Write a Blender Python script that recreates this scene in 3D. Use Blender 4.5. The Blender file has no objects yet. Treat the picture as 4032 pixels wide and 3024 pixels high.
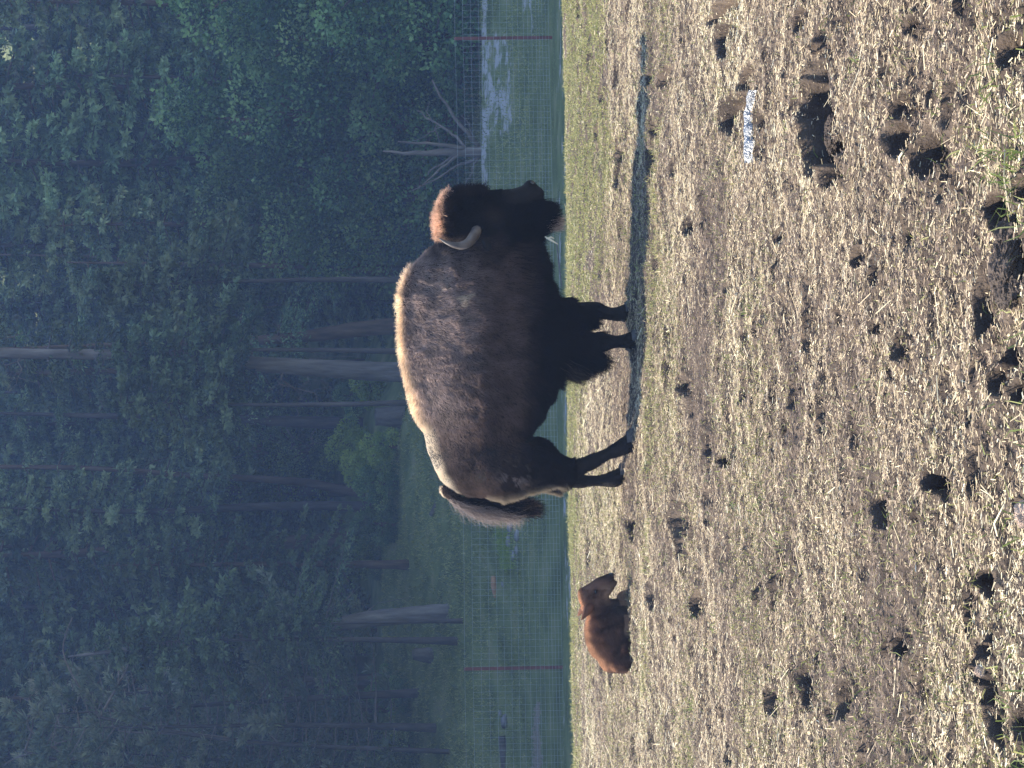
import bpy, math, random
import numpy as np
from mathutils import Vector, Matrix
random.seed(7); rng = np.random.default_rng(7)
S = bpy.context.scene
COL = S.collection
R = math.radians

# ------------------------------------------------------------------ camera, light, exposure
F = 7000.0                     # focal length in photo pixels (photo 4032 wide)
PITCH = math.atan(500 / F)
CAM = np.array([0.0, 0.0, 1.6])
cp, sp = math.cos(PITCH), math.sin(PITCH)
VD = np.array([0, cp, -sp]); VR = np.array([0, -sp, -cp]); VU = np.array([1.0, 0, 0])   # the phone was held on its side
cam = bpy.data.cameras.new('camera'); cam.sensor_fit = 'HORIZONTAL'; cam.sensor_width = 36; cam.lens = 36 * F / 4032
cam.clip_start = 0.1; cam.clip_end = 2000
co = bpy.data.objects.new('camera', cam); COL.objects.link(co)
co.matrix_world = Matrix(((VR[0], VU[0], -VD[0], CAM[0]), (VR[1], VU[1], -VD[1], CAM[1]), (VR[2], VU[2], -VD[2], CAM[2]), (0, 0, 0, 1)))
S.camera = co
SUN_EL, SUN_BACK = 50.0, 24.0  # elevation; degrees that the sun stands behind the left side
sdir = Vector((-math.cos(R(SUN_EL)) * math.cos(R(SUN_BACK)), math.cos(R(SUN_EL)) * math.sin(R(SUN_BACK)), math.sin(R(SUN_EL))))
w = bpy.data.worlds.new('World'); S.world = w; w.use_nodes = True
nt = w.node_tree; bg = nt.nodes['Background']; sky = nt.nodes.new('ShaderNodeTexSky'); sky.sky_type = 'NISHITA'
sky.sun_disc = False; sky.sun_elevation = R(SUN_EL); sky.sun_rotation = R(-(90 - SUN_BACK)); sky.altitude = 800; sky.dust_density = 0.6; sky.ozone_density = 2.0
nt.links.new(sky.outputs[0], bg.inputs[0]); bg.inputs[1].default_value = 0.13
sl = bpy.data.lights.new('sun', 'SUN'); sl.energy = 5.0; sl.angle = R(0.5); sl.color = (1.0, 0.90, 0.74)
so = bpy.data.objects.new('sun', sl); COL.objects.link(so); so.rotation_euler = sdir.to_track_quat('Z', 'Y').to_euler(); so.location = (-20, 10, 30)
S.view_settings.view_transform = 'Standard'; S.view_settings.look = 'None'; S.view_settings.exposure = 1.6; S.view_settings.gamma = 1
S.cycles.use_denoising = True
S.cycles.max_bounces = 6; S.cycles.diffuse_bounces = 3; S.cycles.volume_bounces = 1; S.cycles.transparent_max_bounces = 6
S.cycles.sample_clamp_indirect = 6
HAZE = dict(density=0.0015, color=(0.40, 0.58, 1.0), aniso=0.0)

def P(xi, yi, Y):
    "photo pixel -> point in the plane y=Y"
    r = VD + (xi - 2016) / F * VR + (1512 - yi) / F * VU
    return CAM + r * (Y / r[1])
def G(xi, yi, z=0.0):
    "photo pixel -> point at height z"
    r = VD + (xi - 2016) / F * VR + (1512 - yi) / F * VU
    return CAM + r * ((z - CAM[2]) / r[2])

# ------------------------------------------------------------------ helpers
def tag(o, label=None, cat=None, group=None, kind=None):
    if label: o['label'] = label
    if cat: o['category'] = cat
    if group: o['group'] = group
    if kind: o['kind'] = kind
    return o
def empty(name, loc=(0, 0, 0), rz=0.0):
    o = bpy.data.objects.new(name, None); COL.objects.link(o); o.location = loc; o.rotation_euler = (0, 0, rz); o.empty_display_size = .1
    return o
def mesh_np(name, V, Fc, mats=(), smooth=False, parent=None, attrs=None, matidx=None):
    V = np.asarray(V, np.float32)
    me = bpy.data.meshes.new(name)
    if isinstance(Fc, np.ndarray):
        n, k = Fc.shape
        me.vertices.add(len(V)); me.vertices.foreach_set('co', V.ravel())
        me.loops.add(n * k); me.loops.foreach_set('vertex_index', Fc.astype(np.int32).ravel())
        me.polygons.add(n); me.polygons.foreach_set('loop_start', np.arange(0, n * k, k, dtype=np.int32))
        me.update(calc_edges=True)
    else:
        me.from_pydata(V.tolist(), [], [list(f) for f in Fc]); me.update()
    if smooth: me.polygons.foreach_set('use_smooth', np.ones(len(me.polygons), bool))
    for a, (vals, dom) in (attrs or {}).items():
        vals = np.asarray(vals, np.float32)
        if vals.ndim == 1:
            at = me.attributes.new(a, 'FLOAT', dom); at.data.foreach_set('value', vals)
        else:
            at = me.attributes.new(a, 'FLOAT_COLOR', dom)
            c = np.ones((len(vals), 4), np.float32); c[:, :3] = vals; at.data.foreach_set('color', c.ravel())
    for m in (mats if isinstance(mats, (list, tuple)) else [mats]): me.materials.append(m)
    if matidx is not None: me.polygons.foreach_set('material_index', np.asarray(matidx, np.int32))
    o = bpy.data.objects.new(name, me); COL.objects.link(o)
    if parent: o.parent = parent
    return o
def copy_thing(o, parent=None):
    c = o.copy(); COL.objects.link(c)
    if parent is not None: c.parent = parent
    for ch in [k for k in bpy.data.objects if k.parent == o]: copy_thing(ch, c)
    return c

def _h(ix, iy, iz, s):
    h = (ix * 374761393 + iy * 668265263 + iz * 2147483647 + s * 1274126177) & 0xffffffff
    h = ((h ^ (h >> 13)) * 1274126177) & 0xffffffff
    return ((h ^ (h >> 16)) & 0xffff) / 65535.0
def noise2(x, y, s=0):
    x = np.asarray(x, float); y = np.asarray(y, float)
    ix = np.floor(x).astype(np.int64); iy = np.floor(y).astype(np.int64); fx = x - ix; fy = y - iy
    fx = fx * fx * (3 - 2 * fx); fy = fy * fy * (3 - 2 * fy)
    a = _h(ix, iy, 0, s); b = _h(ix + 1, iy, 0, s); c = _h(ix, iy + 1, 0, s); d = _h(ix + 1, iy + 1, 0, s)
    return (a * (1 - fx) + b * fx) * (1 - fy) + (c * (1 - fx) + d * fx) * fy - 0.5
def fbm2(x, y, o=4, s=0):
    v = 0; a = 1.0
    for i in range(o):
        v = v + a * noise2(x * 2 ** i + 17.3 * i, y * 2 ** i - 9.1 * i, s + i); a *= .5
    return v
def sst(e0, e1, x):
    t = np.clip((np.asarray(x, float) - e0) / (e1 - e0), 0, 1); return t * t * (3 - 2 * t)

# ------------------------------------------------------------------ materials
def new_mat(name):
    m = bpy.data.materials.new(name); m.use_nodes = True
    b = m.node_tree.nodes['Principled BSDF']; return m, m.node_tree, b
def nd(nt, t, **kw):
    n = nt.nodes.new(t)
    for k, v in kw.items():
        if k.startswith('i_'): n.inputs[int(k[2:])].default_value = v
        else: setattr(n, k, v)
    return n
def ramp(nt, fac, stops):
    r = nt.nodes.new('ShaderNodeValToRGB'); e = r.color_ramp.elements
    while len(e) < len(stops): e.new(0.5)
    for el, (p, c) in zip(e, stops): el.position = p; el.color = (*c, 1)
    nt.links.new(fac, r.inputs[0]); return r.outputs[0]
def noise_mat(name, stops, scale=3.0, rough=.9, bump=.0, bscale=20.0, detail=6, aniso=(1, 1, 1), spec=.2, bdist=.02):
    m, t, b = new_mat(name)
    tc = nd(t, 'ShaderNodeTexCoord'); mp = nd(t, 'ShaderNodeMapping'); mp.inputs['Scale'].default_value = aniso
    t.links.new(tc.outputs['Object'], mp.inputs[0])
    n = nd(t, 'ShaderNodeTexNoise'); n.inputs['Scale'].default_value = scale; n.inputs['Detail'].default_value = detail; t.links.new(mp.outputs[0], n.inputs[0])
    t.links.new(ramp(t, n.outputs[0], stops), b.inputs['Base Color'])
    b.inputs['Roughness'].default_value = rough; b.inputs['Specular IOR Level'].default_value = spec
    if bump:
        n2 = nd(t, 'ShaderNodeTexNoise'); n2.inputs['Scale'].default_value = bscale; n2.inputs['Detail'].default_value = 6; t.links.new(mp.outputs[0], n2.inputs[0])
        bp = nd(t, 'ShaderNodeBump'); bp.inputs['Strength'].default_value = bump; bp.inputs['Distance'].default_value = bdist
        t.links.new(n2.outputs[0], bp.inputs['Height']); t.links.new(bp.outputs[0], b.inputs['Normal'])
    return m
def blade_mat(name, stops, rough=.6, trans=.3, attr='tint', spec=.3, vary=0.0):
    "thin blades, straws or leaves: colour by a per-piece attribute, some light passes through"
    m, t, b = new_mat(name)
    a = nd(t, 'ShaderNodeAttribute'); a.attribute_name = attr
    c = ramp(t, a.outputs['Fac'], stops)
    if vary:      # each plant has its own shade of green
        oi = nd(t, 'ShaderNodeObjectInfo'); mr = nd(t, 'ShaderNodeMapRange'); mr.inputs['To Min'].default_value = 1 - vary; mr.inputs['To Max'].default_value = 1 + vary; t.links.new(oi.outputs['Random'], mr.inputs[0])
        hs = nd(t, 'ShaderNodeHueSaturation'); t.links.new(c, hs.inputs['Color']); t.links.new(mr.outputs[0], hs.inputs['Value']); c = hs.outputs[0]
        m2 = nd(t, 'ShaderNodeMapRange'); m2.inputs['To Min'].default_value = .475; m2.inputs['To Max'].default_value = .525; mu = nd(t, 'ShaderNodeMath', operation='MULTIPLY'); mu.inputs[1].default_value = 7.31; fr = nd(t, 'ShaderNodeMath', operation='FRACT')
        t.links.new(oi.outputs['Random'], mu.inputs[0]); t.links.new(mu.outputs[0], fr.inputs[0]); t.links.new(fr.outputs[0], m2.inputs[0]); t.links.new(m2.outputs[0], hs.inputs['Hue'])
    t.links.new(c, b.inputs['Base Color']); b.inputs['Roughness'].default_value = rough; b.inputs['Specular IOR Level'].default_value = spec
    tr = nd(t, 'ShaderNodeBsdfTranslucent'); t.links.new(c, tr.inputs[0])
    mx = nd(t, 'ShaderNodeMixShader'); mx.inputs[0].default_value = trans
    t.links.new(b.outputs[0], mx.inputs[1]); t.links.new(tr.outputs[0], mx.inputs[2]); t.links.new(mx.outputs[0], t.nodes['Material Output'].inputs[0])
    return m
M_soil = noise_mat('mud_soil', [(.3, (.03, .022, .018)), (.55, (.072, .054, .042)), (.75, (.13, .10, .075))], scale=9, bump=.6, bscale=60, rough=.85)
M_straw = blade_mat('dry_straw', [(0, (.10, .075, .06)), (.25, (.24, .175, .14)), (.5, (.57, .455, .30)), (.78, (.79, .68, .44)), (1, (.95, .90, .68))], trans=.25, rough=.5)
M_turf = blade_mat('short_turf', [(0, (.16, .17, .06)), (.5, (.34, .34, .13)), (1, (.5, .46, .22))], trans=.35)
M_green = blade_mat('green_grass', [(0, (.11, .14, .045)), (.6, (.22, .28, .08)), (1, (.42, .42, .17))], trans=.4)
M_mud = noise_mat('wet_mud', [(.3, (.035, .026, .021)), (.7, (.10, .075, .06))], scale=14, bump=1, bscale=45, rough=.7, spec=.25, bdist=.03)
M_bark = noise_mat('fir_bark', [(.3, (.035, .03, .028)), (.6, (.085, .07, .065)), (.8, (.14, .125, .115))], scale=5, bump=1, bscale=12, aniso=(1, 1, .18), bdist=.05)
M_barkp = noise_mat('pale_bark', [(.3, (.07, .06, .055)), (.6, (.16, .14, .13)), (.8, (.26, .235, .22))], scale=5, bump=1, bscale=12, aniso=(1, 1, .18), bdist=.05)
M_barkb = noise_mat('brown_bark', [(.3, (.045, .03, .022)), (.6, (.12, .08, .055)), (.8, (.19, .13, .09))], scale=5, bump=1, bscale=12, aniso=(1, 1, .18), bdist=.05)
M_dead = noise_mat('bare_grey_wood', [(.3, (.11, .09, .075)), (.6, (.21, .17, .145)), (.8, (.29, .24, .205))], scale=6, bump=.6, bscale=20, aniso=(1, 1, .2), bdist=.02)
M_stump = noise_mat('stump_wood', [(.3, (.05, .045, .04)), (.7, (.15, .13, .12))], scale=6, bump=1, bscale=14, aniso=(1, 1, .25), bdist=.05)
M_cut = noise_mat('orange_wood', [(.3, (.3, .15, .08)), (.7, (.5, .28, .16))], scale=9, bump=.3)
M_rock = noise_mat('pale_rock', [(.3, (.13, .125, .12)), (.7, (.32, .30, .28))], scale=4, bump=.8, bscale=12, bdist=.04)
M_rockd = noise_mat('dark_rock', [(.3, (.07, .06, .06)), (.7, (.22, .2, .2))], scale=4, bump=.8, bscale=12, bdist=.04)
M_clod = noise_mat('dry_clod', [(.3, (.26, .19, .145)), (.7, (.55, .42, .33))], scale=25, bump=.8, bscale=60, bdist=.01)
M_gravel = noise_mat('gravel', [(.3, (.16, .13, .09)), (.7, (.34, .28, .2))], scale=30, bump=.6, bscale=80)
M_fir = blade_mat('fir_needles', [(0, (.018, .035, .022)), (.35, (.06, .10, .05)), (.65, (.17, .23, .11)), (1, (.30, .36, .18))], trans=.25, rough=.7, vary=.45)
M_pine = blade_mat('pine_needles', [(0, (.035, .055, .035)), (.5, (.11, .14, .085)), (1, (.28, .28, .18))], trans=.25, rough=.7, vary=.3)
M_leaf = blade_mat('broad_leaves', [(0, (.03, .06, .02)), (.45, (.10, .17, .055)), (1, (.34, .43, .16))], trans=.35, rough=.6, vary=.3)
M_sunlit_leaf = blade_mat('sunlit_tint_leaves', [(0, (.16, .25, .05)), (1, (.46, .54, .12))], trans=.4, rough=.6)  # leaf green brightened in the colour to stand in for sunlit patches
M_hgrass = blade_mat('slope_grass', [(0, (.13, .16, .05)), (.6, (.32, .34, .12)), (1, (.5, .45, .2))], trans=.3)
M_wire = noise_mat('galvanised_wire', [(.3, (.34, .36, .35)), (.7, (.46, .48, .47))], rough=.45); 
M_post = noise_mat('red_steel_post', [(.3, (.13, .04, .035)), (.6, (.20, .065, .055)), (.8, (.28, .15, .13))], scale=4, rough=.6)
M_horn = noise_mat('horn', [(.3, (.05, .042, .04)), (.55, (.15, .13, .12)), (.75, (.30, .27, .25))], scale=9, rough=.5, bump=.8, bscale=40, bdist=.004)
M_hoof = noise_mat('hoof', [(.3, (.03, .027, .027)), (.7, (.09, .085, .085))], scale=20, rough=.7)
M_dark, _t, _b = new_mat('wet_dark_skin'); _b.inputs['Base Color'].default_value = (.012, .01, .01, 1); _b.inputs['Roughness'].default_value = .25
M_skin_d = noise_mat('dark_hide', [(.3, (.006, .005, .005)), (.7, (.014, .011, .011))], scale=14, bump=.5, bscale=60, bdist=.01)
M_skin_c = noise_mat('calf_hide', [(.3, (.09, .04, .025)), (.7, (.15, .065, .04))], scale=14, bump=.3, bscale=60, bdist=.005)
def hair_mat(name, rough=.6, trans=.5):
    m, t, b = new_mat(name)
    a = nd(t, 'ShaderNodeAttribute'); a.attribute_name = 'tint'
    b.inputs['Roughness'].default_value = rough; b.inputs['Specular IOR Level'].default_value = .06
    t.links.new(a.outputs['Color'], b.inputs['Base Color'])
    tr = nd(t, 'ShaderNodeBsdfTranslucent'); t.links.new(a.outputs['Color'], tr.inputs[0])
    mx = nd(t, 'ShaderNodeMixShader'); mx.inputs[0].default_value = trans
    t.links.new(b.outputs[0], mx.inputs[1]); t.links.new(tr.outputs[0], mx.inputs[2]); t.links.new(mx.outputs[0], t.nodes['Material Output'].inputs[0])
    return m
M_hair = hair_mat('animal_hair')
M_coat = hair_mat('short_coat', .8, 0.0)

# ------------------------------------------------------------------ the near field: trampled mud, straw, hoof prints
HOLES = []   # (x, y, rx, ry, ang, depth)
def hole_px(x0, x1, y0, y1, depth=.07, ang=0):
    a = G((x0 + x1) / 2, (y0 + y1) / 2); k = F / a[1]
    rx = abs(y1 - y0) / 2 / k
    ry = abs(G(x0, 1512)[1] - G(x1, 1512)[1]) / 2
    HOLES.append((a[0], a[1], rx * 1.12, ry * 1.25, ang, depth * 1.45))
for h in [(3190, 3285, 260, 470, .10), (3200, 3270, 420, 600, .09), (3225, 3300, 95, 250, .10), (3205, 3275, 560, 710, .07), (3262, 3345, 530, 660, .09), (3270, 3340, 620, 745, .08),
          (3500, 3590, 460, 605, .07), (3520, 3590, 350, 480, .06), (3612, 3690, 480, 680, .08), (3820, 3900, 2235, 2350, .09), (3808, 3862, 2510, 2640, .08), (3815, 3860, 2620, 2700, .07),
          (3872, 3925, 2650, 2800, .08), (3872, 3930, 2780, 2970, .08), (3960, 4060, 2780, 2950, .10), (3128, 3180, 2615, 2785, .07), (3282, 3330, 2690, 2840, .07), (3236, 3262, 2775, 2840, .05),
          (3425, 3500, 1950, 2070, .07), (3500, 3540, 2490, 2590, .05), (2978, 3010, 1228, 1338, .06), (3545, 3582, 1320, 1435, .06), (3775, 3815, 1590, 1690, .07), (3880, 3960, 760, 900, .09),
          (3850, 3905, 770, 850, .08), (3990, 4060, 700, 800, .08), (2800, 2870, 0, 80, .08), (2812, 2860, 90, 220, .07), (2900, 2960, 260, 345, .08), (2905, 2955, 340, 440, .07), (2812, 2900, 380, 520, .07),
          (2560, 2600, 490, 700, .04), (2535, 2565, 300, 350, .05), (2600, 2640, 265, 345, .06), (2480, 2520, 2020, 2130, .07), (2660, 2700, 1985, 2160, .06), (2758, 2790, 1690, 1830, .06),  # first hollow here is a dent standing in for the bison's shadow
          (2768, 2800, 1900, 2045, .05), (2682, 2700, 2210, 2280, .05), (2720, 2752, 2325, 2440, .06), (2820, 2852, 2770, 2840, .06), (2826, 2870, 1790, 1842, .06), (2688, 2716, 1478, 1560, .05),
          (2420, 2450, 540, 740, .03), (2305, 2330, 190, 270, .05), (2360, 2380, 330, 420, .05), (2330, 2350, 480, 560, .04), (3130, 3170, 30, 130, .06), (3940, 4000, 130, 260, .07), (3560, 3600, 60, 140, .04),
          (3300, 3330, 1200, 1290, .06), (3440, 3480, 1260, 1330, .05), (3930, 3990, 1330, 1450, .07), (3880, 3930, 1440, 1560, .07), (3960, 4010, 1500, 1600, .06), (2560, 2590, 2300, 2400, .04),
          (2650, 2680, 620, 700, .05), (2700, 2730, 850, 930, .04), (3380, 3420, 980, 1060, .05), (3040, 3075, 900, 960, .04), (2840, 2870, 1100, 1160, .04), (3640, 3680, 1830, 1930, .06), (2990, 3020, 420, 520, .05), (2992, 3020, 520, 640, .05), (3195, 3285, 330, 640, .10), (3205, 3280, 170, 360, .10)]:
    hole_px(*h)
for i in range(330):
    yy = 4.3 + 11 * rng.random() ** 1.15; xx = (rng.random() * 2 - 1) * (.23 * yy + .2)
    s = .014 + .05 * rng.random() ** 2.4
    HOLES.append((xx, yy, s * (1 + 1.6 * rng.random()), s * (.6 + .7 * rng.random()), rng.random() * .6 - .3, .02 + .9 * s))
def field_h(x, y):
    z = .05 * fbm2(x * .5 + 3, y * .5, 3, 5) + .035 * fbm2(x * 3.1, y * 4.2, 3, 11) + .022 * fbm2(x * 13, y * 17, 2, 21) + .013 * fbm2(x * 40, y * 52, 2, 27)
    z = z * sst(0, 3, y)
    m = np.zeros_like(z)
    for hx, hy, rx, ry, an, dp in HOLES:
        rr = 1.7 * max(rx, ry)
        idx = np.nonzero((np.abs(x - hx) < rr) & (np.abs(y - hy) < rr))[0]
        if len(idx) == 0: continue
        dx = x[idx] - hx; dy = y[idx] - hy
        u = (dx * math.cos(an) + dy * math.sin(an)) / rx; v = (-dx * math.sin(an) + dy * math.cos(an)) / ry
        d = np.sqrt(u * u + v * v) + (.5 if rx < .05 else .55) * noise2(x[idx] * 13, y[idx] * 13, 3) + (.9 * noise2(x[idx] * 5.5, y[idx] * 8, 6) if rx > .1 else 0) + .12 * noise2(x[idx] * 38, y[idx] * 38, 4)
        k = 1 - sst(.72, 1.0, d)
        z[idx] += -dp * k + .012 * (sst(.85, 1.05, d) * (1 - sst(1.05, 1.5, d))) - .01 * k * noise2(x[idx] * 70, y[idx] * 70, 8)
        m[idx] = np.maximum(m[idx], k)
    yc = 15.35 + .12 * x + .25 * fbm2(x * 1.3, x * 0, 2, 9)
    d = np.clip(y - yc, 0, None)
    z = z * (1 - .6 * sst(-1, 0, y - yc)) - .16 * d * d - .03 * d
    return z, m
ys = [1.2, 2.0, 3.0, 3.8]
V_ = 4120.0
while V_ > 2205:
    ys.append(1.6 * F / (V_ - 1516)); V_ -= 4.2 if V_ > 2600 else 3.0
ys = np.array(ys); ys = ys[ys < 17.2]
tt = np.concatenate([[-9, -5, -3, -1.8, -1.2, -.8], np.linspace(-.62, -.2505, 110), np.linspace(-.25, .25, 600), np.linspace(.2505, .62, 110), [.8, 1.2, 1.8, 3, 5, 9]])
YY, TT = np.meshgrid(ys, tt, indexing='ij'); XX = TT * YY
zz, hm = field_h(XX.ravel(), YY.ravel())
def grid_faces(nr, nc):
    i = np.arange(nr - 1)[:, None] * nc + np.arange(nc - 1)[None, :]
    i = i.ravel(); return np.stack([i, i + 1, i + nc + 1, i + nc], 1)
field = mesh_np('field', np.stack([XX.ravel(), YY.ravel(), zz], 1), grid_faces(*YY.shape), M_soil, smooth=True)
tag(field, kind='structure')
pl = mesh_np('ground', [(-90, -80, -.16), (90, -80, -.16), (90, 15, -.16), (-90, 15, -.16)], [(0, 1, 2, 3)], noise_mat('straw_ground', [(.3, (.16, .13, .1)), (.7, (.3, .25, .19))], scale=1.5))
tag(pl, kind='structure')

def ribbons(name, base, dirv, length, width, mat, tint, curl=0.0, taper=False, side=None, parent=None):
    "many thin flat pieces, one quad (or two with a bend) each"
    n = len(base); dirv = dirv / np.linalg.norm(dirv, axis=1, keepdims=True)
    if side is None:
        side = np.cross(dirv, rng.normal(size=(n, 3)))
    side = side / (np.linalg.norm(side, axis=1, keepdims=True) + 1e-9)
    L = length[:, None]; W = width[:, None] * .5
    if not taper:
        V = np.stack([base - side * W, base + side * W, base + dirv * L + side * W, base + dirv * L - side * W], 1).reshape(-1, 3)
        Fc = np.arange(n * 4).reshape(n, 4)
        return mesh_np(name, V, Fc, mat, attrs={'tint': (np.repeat(tint, 4), 'POINT')}, parent=parent)
    bend = np.zeros((n, 3)); bend[:, :2] = rng.normal(size=(n, 2)); bend[:, 2] = -.4
    mid = base + dirv * L * .55
    tip = base + dirv * L + bend * L * curl
    V = np.stack([base - side * W, base + side * W, mid + side * W * .75, mid - side * W * .75, tip], 1).reshape(-1, 3)
    k = np.arange(n)[:, None] * 5
    T = np.concatenate([k + [0, 1, 2], k + [0, 2, 3], k + [3, 2, 4]], 0)
    return mesh_np(name, V, T, mat, attrs={'tint': (np.repeat(tint, 5), 'POINT')}, parent=parent)
def turf_f(x, y): return sst(-.35, .35, y - (14.7 - 1.9 * sst(-.8, 1.2, x)) + 1.0 * fbm2(x * 1.1, y * 1.1, 3, 77))
def field_pts(n, y0=4.2, y1=16.2, powr=1.0):
    yy = y0 + (y1 - y0) * rng.random(n) ** powr
    xx = (rng.random(n) * 2 - 1) * (.235 * yy + .15)
    return xx, yy
# straw: density per m2 even, thinned where holes are
def straw_layer(name, n, powr, lmin, lmax, wmin, wmax, lift, tshift=0, tilt=.16, thin=.0, label='', margin=0.0):
    x, y = field_pts(n, powr=powr)
    if margin:      # the ground to both sides of the view
        y = 4.0 + 12.2 * rng.random(n) ** .9; x = (.235 * y + .15 + margin * rng.random(n)) * np.where(rng.random(n) < .5, -1, 1)
    z, m = field_h(x, y)
    patch = fbm2(x * 1.1 + 40, y * 1.6, 3, 31) + .5 * fbm2(x * .35, y * 3.2, 2, 33)
    far = turf_f(x, y)   # short turf at the crest on the right
    keep = (rng.random(n) > m * .96) & (rng.random(n) > thin) & (rng.random(n) > far * .8) & (rng.random(n) > .35 * sst(.1, .4, -patch))
    x, y, z, patch = x[keep], y[keep], z[keep], patch[keep]; n = len(x)
    a = rng.normal(0, .75, n); flip = rng.random(n) < .5
    d = np.stack([np.cos(a), np.sin(a), rng.normal(0, tilt, n)], 1); d[flip, :2] *= -1
    L = lmin + (lmax - lmin) * rng.random(n) ** 2.2; W = wmin + (wmax - wmin) * rng.random(n) ** 1.5
    t = np.clip(.46 + tshift + .2 * rng.normal(size=n) + .4 * patch, 0, 1)
    t[rng.random(n) < .006] = 1
    side = np.cross(d, np.array([0, 0, 1.0])) + rng.normal(0, .7, (n, 3)) * np.array([.3, .3, 1])
    b = np.stack([x, y, z + lift * rng.random(n)], 1) - d * L[:, None] * .5
    b[:, 2] = np.maximum(b[:, 2], z - .01)
    o = ribbons(name, b, d, L, W, M_straw, t, side=side); tag(o, label=label, cat='straw', kind='stuff')
straw_layer('straw_litter', 660000, .8, .006, .030, .0013, .0034, .012, label='short bits of dry trampled straw covering the whole field')
straw_layer('loose_straw', 6000, .75, .04, .11, .002, .0035, .03, tshift=.12, tilt=.25, thin=.1, label='longer loose pale stalks lying on the straw litter')
straw_layer('straw_litter', 170000, .8, .01, .055, .003, .007, .012, label='dry straw litter on the ground to both sides of the view', margin=1.8)
# turf and green grass
def grass_layer(name, x, y, lmin, lmax, w, mat, lean, label, tmean=.5, cat='grass'):
    z, m = field_h(x, y); n = len(x)
    d = np.stack([rng.normal(0, lean, n), rng.normal(0, lean, n), np.ones(n)], 1)
    L = lmin + (lmax - lmin) * rng.random(n) ** 1.5
    t = np.clip(tmean + .28 * rng.normal(size=n), 0, 1)
    b = np.stack([x, y, z - .005], 1)
    side = np.cross(d, rng.normal(size=(n, 3)) * np.array([.5, 1, .2]))
    o = ribbons(name, b, d, L, w * (.6 + .8 * rng.random(n)), mat, t, curl=.35, taper=True, side=side)
    tag(o, label=label, cat=cat, kind='stuff')
x, y = field_pts(170000, 12.0, 16.2, .9); kk = (rng.random(len(x)) < turf_f(x, y)) & (fbm2(x * 4, y * 4, 2, 55) > -.28)
_, mm = field_h(x[kk], y[kk]); xk, yk = x[kk][mm < .4], y[kk][mm < .4]
grass_layer('crest_turf', xk, yk, .012, .032, .006, M_turf, .8, 'short yellow green turf along the far crest of the field', .55)
x, y = field_pts(230000, 4.2, 15.6, .8); nz = fbm2(x * .8 + 9, y * 1.3 + 4, 3, 61) + .25 * noise2(x * 6, y * 6, 62)
band = .35 + 1.0 * np.exp(-((y - 13.6) / 1.6) ** 2) + .8 * np.exp(-((y - 9.9) / .6) ** 2) + .5 * np.exp(-((y - 7.7) / .35) ** 2) + .8 * np.exp(-((y - 4.9) / .6) ** 2)
kk = rng.random(len(x)) < (.75 * sst(-.12, .3, nz) + .06) * band
grass_layer('thin_turf', x[kk], y[kk], .012, .045, .0035, M_turf, .7, 'thin patches of yellow green grass among the straw', .45)
x, y = field_pts(60000, 14.9, 16.0, 1.0); kk = (rng.random(len(x)) < .16) & (fbm2(x * 3, y * 0, 3, 57) > -.1)
grass_layer('crest_grass', x[kk], y[kk], .02, .07, .0045, M_turf, .55, 'taller loose grass blades along the crest line of the field', .55)
# tufts of green blades, mostly close to the camera
tx, ty, tl = [], [], []
def tuft(xi, yi, n, r, h):
    g = G(xi, yi); n = int(n * .45); r *= 1.4; tx.extend(g[0] + rng.normal(0, r, n)); ty.extend(g[1] + rng.normal(0, r, n)); tl.extend([h] * n)
for xi, yi, n, r, h in [(3990, 640, 50, .04, .09), (3960, 700, 60, .05, .10), (4010, 760, 60, .05, .11), (4020, 820, 50, .05, .10), (3890, 350, 34, .04, .07), (3950, 330, 24, .04, .08), (3700, 420, 26, .04, .06), (3780, 500, 22, .04, .06),
                        (3850, 560, 24, .03, .07), (3690, 620, 20, .03, .06), (4000, 450, 30, .04, .08), (4015, 2920, 70, .05, .12), (4025, 2980, 60, .04, .12), (3990, 2870, 40, .04, .09), (3930, 2650, 14, .03, .06), (3520, 2000, 16, .03, .06),
                        (3400, 2010, 18, .03, .06), (3890, 2050, 22, .05, .06), (3970, 2100, 22, .04, .08), (4000, 2030, 24, .03, .08), (3600, 2090, 10, .02, .05), (3430, 2500, 22, .04, .06), (3250, 2560, 20, .04, .05), (3510, 2560, 12, .02, .06),
                        (3450, 1500, 24, .05, .05), (3480, 1440, 20, .04, .05), (3660, 1450, 20, .04, .05), (4000, 1270, 26, .05, .06), (3930, 1240, 16, .04, .06), (3980, 1600, 22, .05, .06), (4010, 1720, 20, .05, .06), (3880, 1700, 14, .04, .05),
                        (2940, 330, 14, .03, .06), (3240, 440, 10, .02, .05), (3270, 100, 10, .03, .05), (3860, 160, 14, .04, .06), (3990, 60, 24, .05, .07), (3600, 2850, 10, .04, .05), (3700, 2700, 10, .04, .05), (2870, 200, 20, .05, .05)]:
    tuft(xi, yi, n, r, h)
for i in range(420):
    yy = 4.3 + 10.5 * rng.random() ** 1.2; xx = (rng.random() * 2 - 1) * .23 * yy
    if noise2(xx * .9, yy * .9, 91) < -.05: continue
    n = rng.integers(4, 14); tx.extend(xx + rng.normal(0, .03, n)); ty.extend(yy + rng.normal(0, .03, n)); tl.extend([.03 + .03 * rng.random()] * n)
tx, ty, tl = np.array(tx), np.array(ty), np.array(tl); z, _m = field_h(tx, ty); n = len(tx)
d = np.stack([rng.normal(0, .7, n), rng.normal(0, .7, n), np.ones(n)], 1)
o = ribbons('grass_tufts', np.stack([tx, ty, z - .008], 1), d, tl * (.5 + .8 * rng.random(n)), .003 + .0025 * rng.random(n), M_green, np.clip(rng.normal(.5, .3, n), 0, 1), curl=.45, taper=True, side=np.cross(d, rng.normal(size=(n, 3)) * np.array([.5, 1, .2])))
tag(o, label='loose tufts of fresh green grass blades dotted over the field', cat='grass', kind='stuff')
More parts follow.
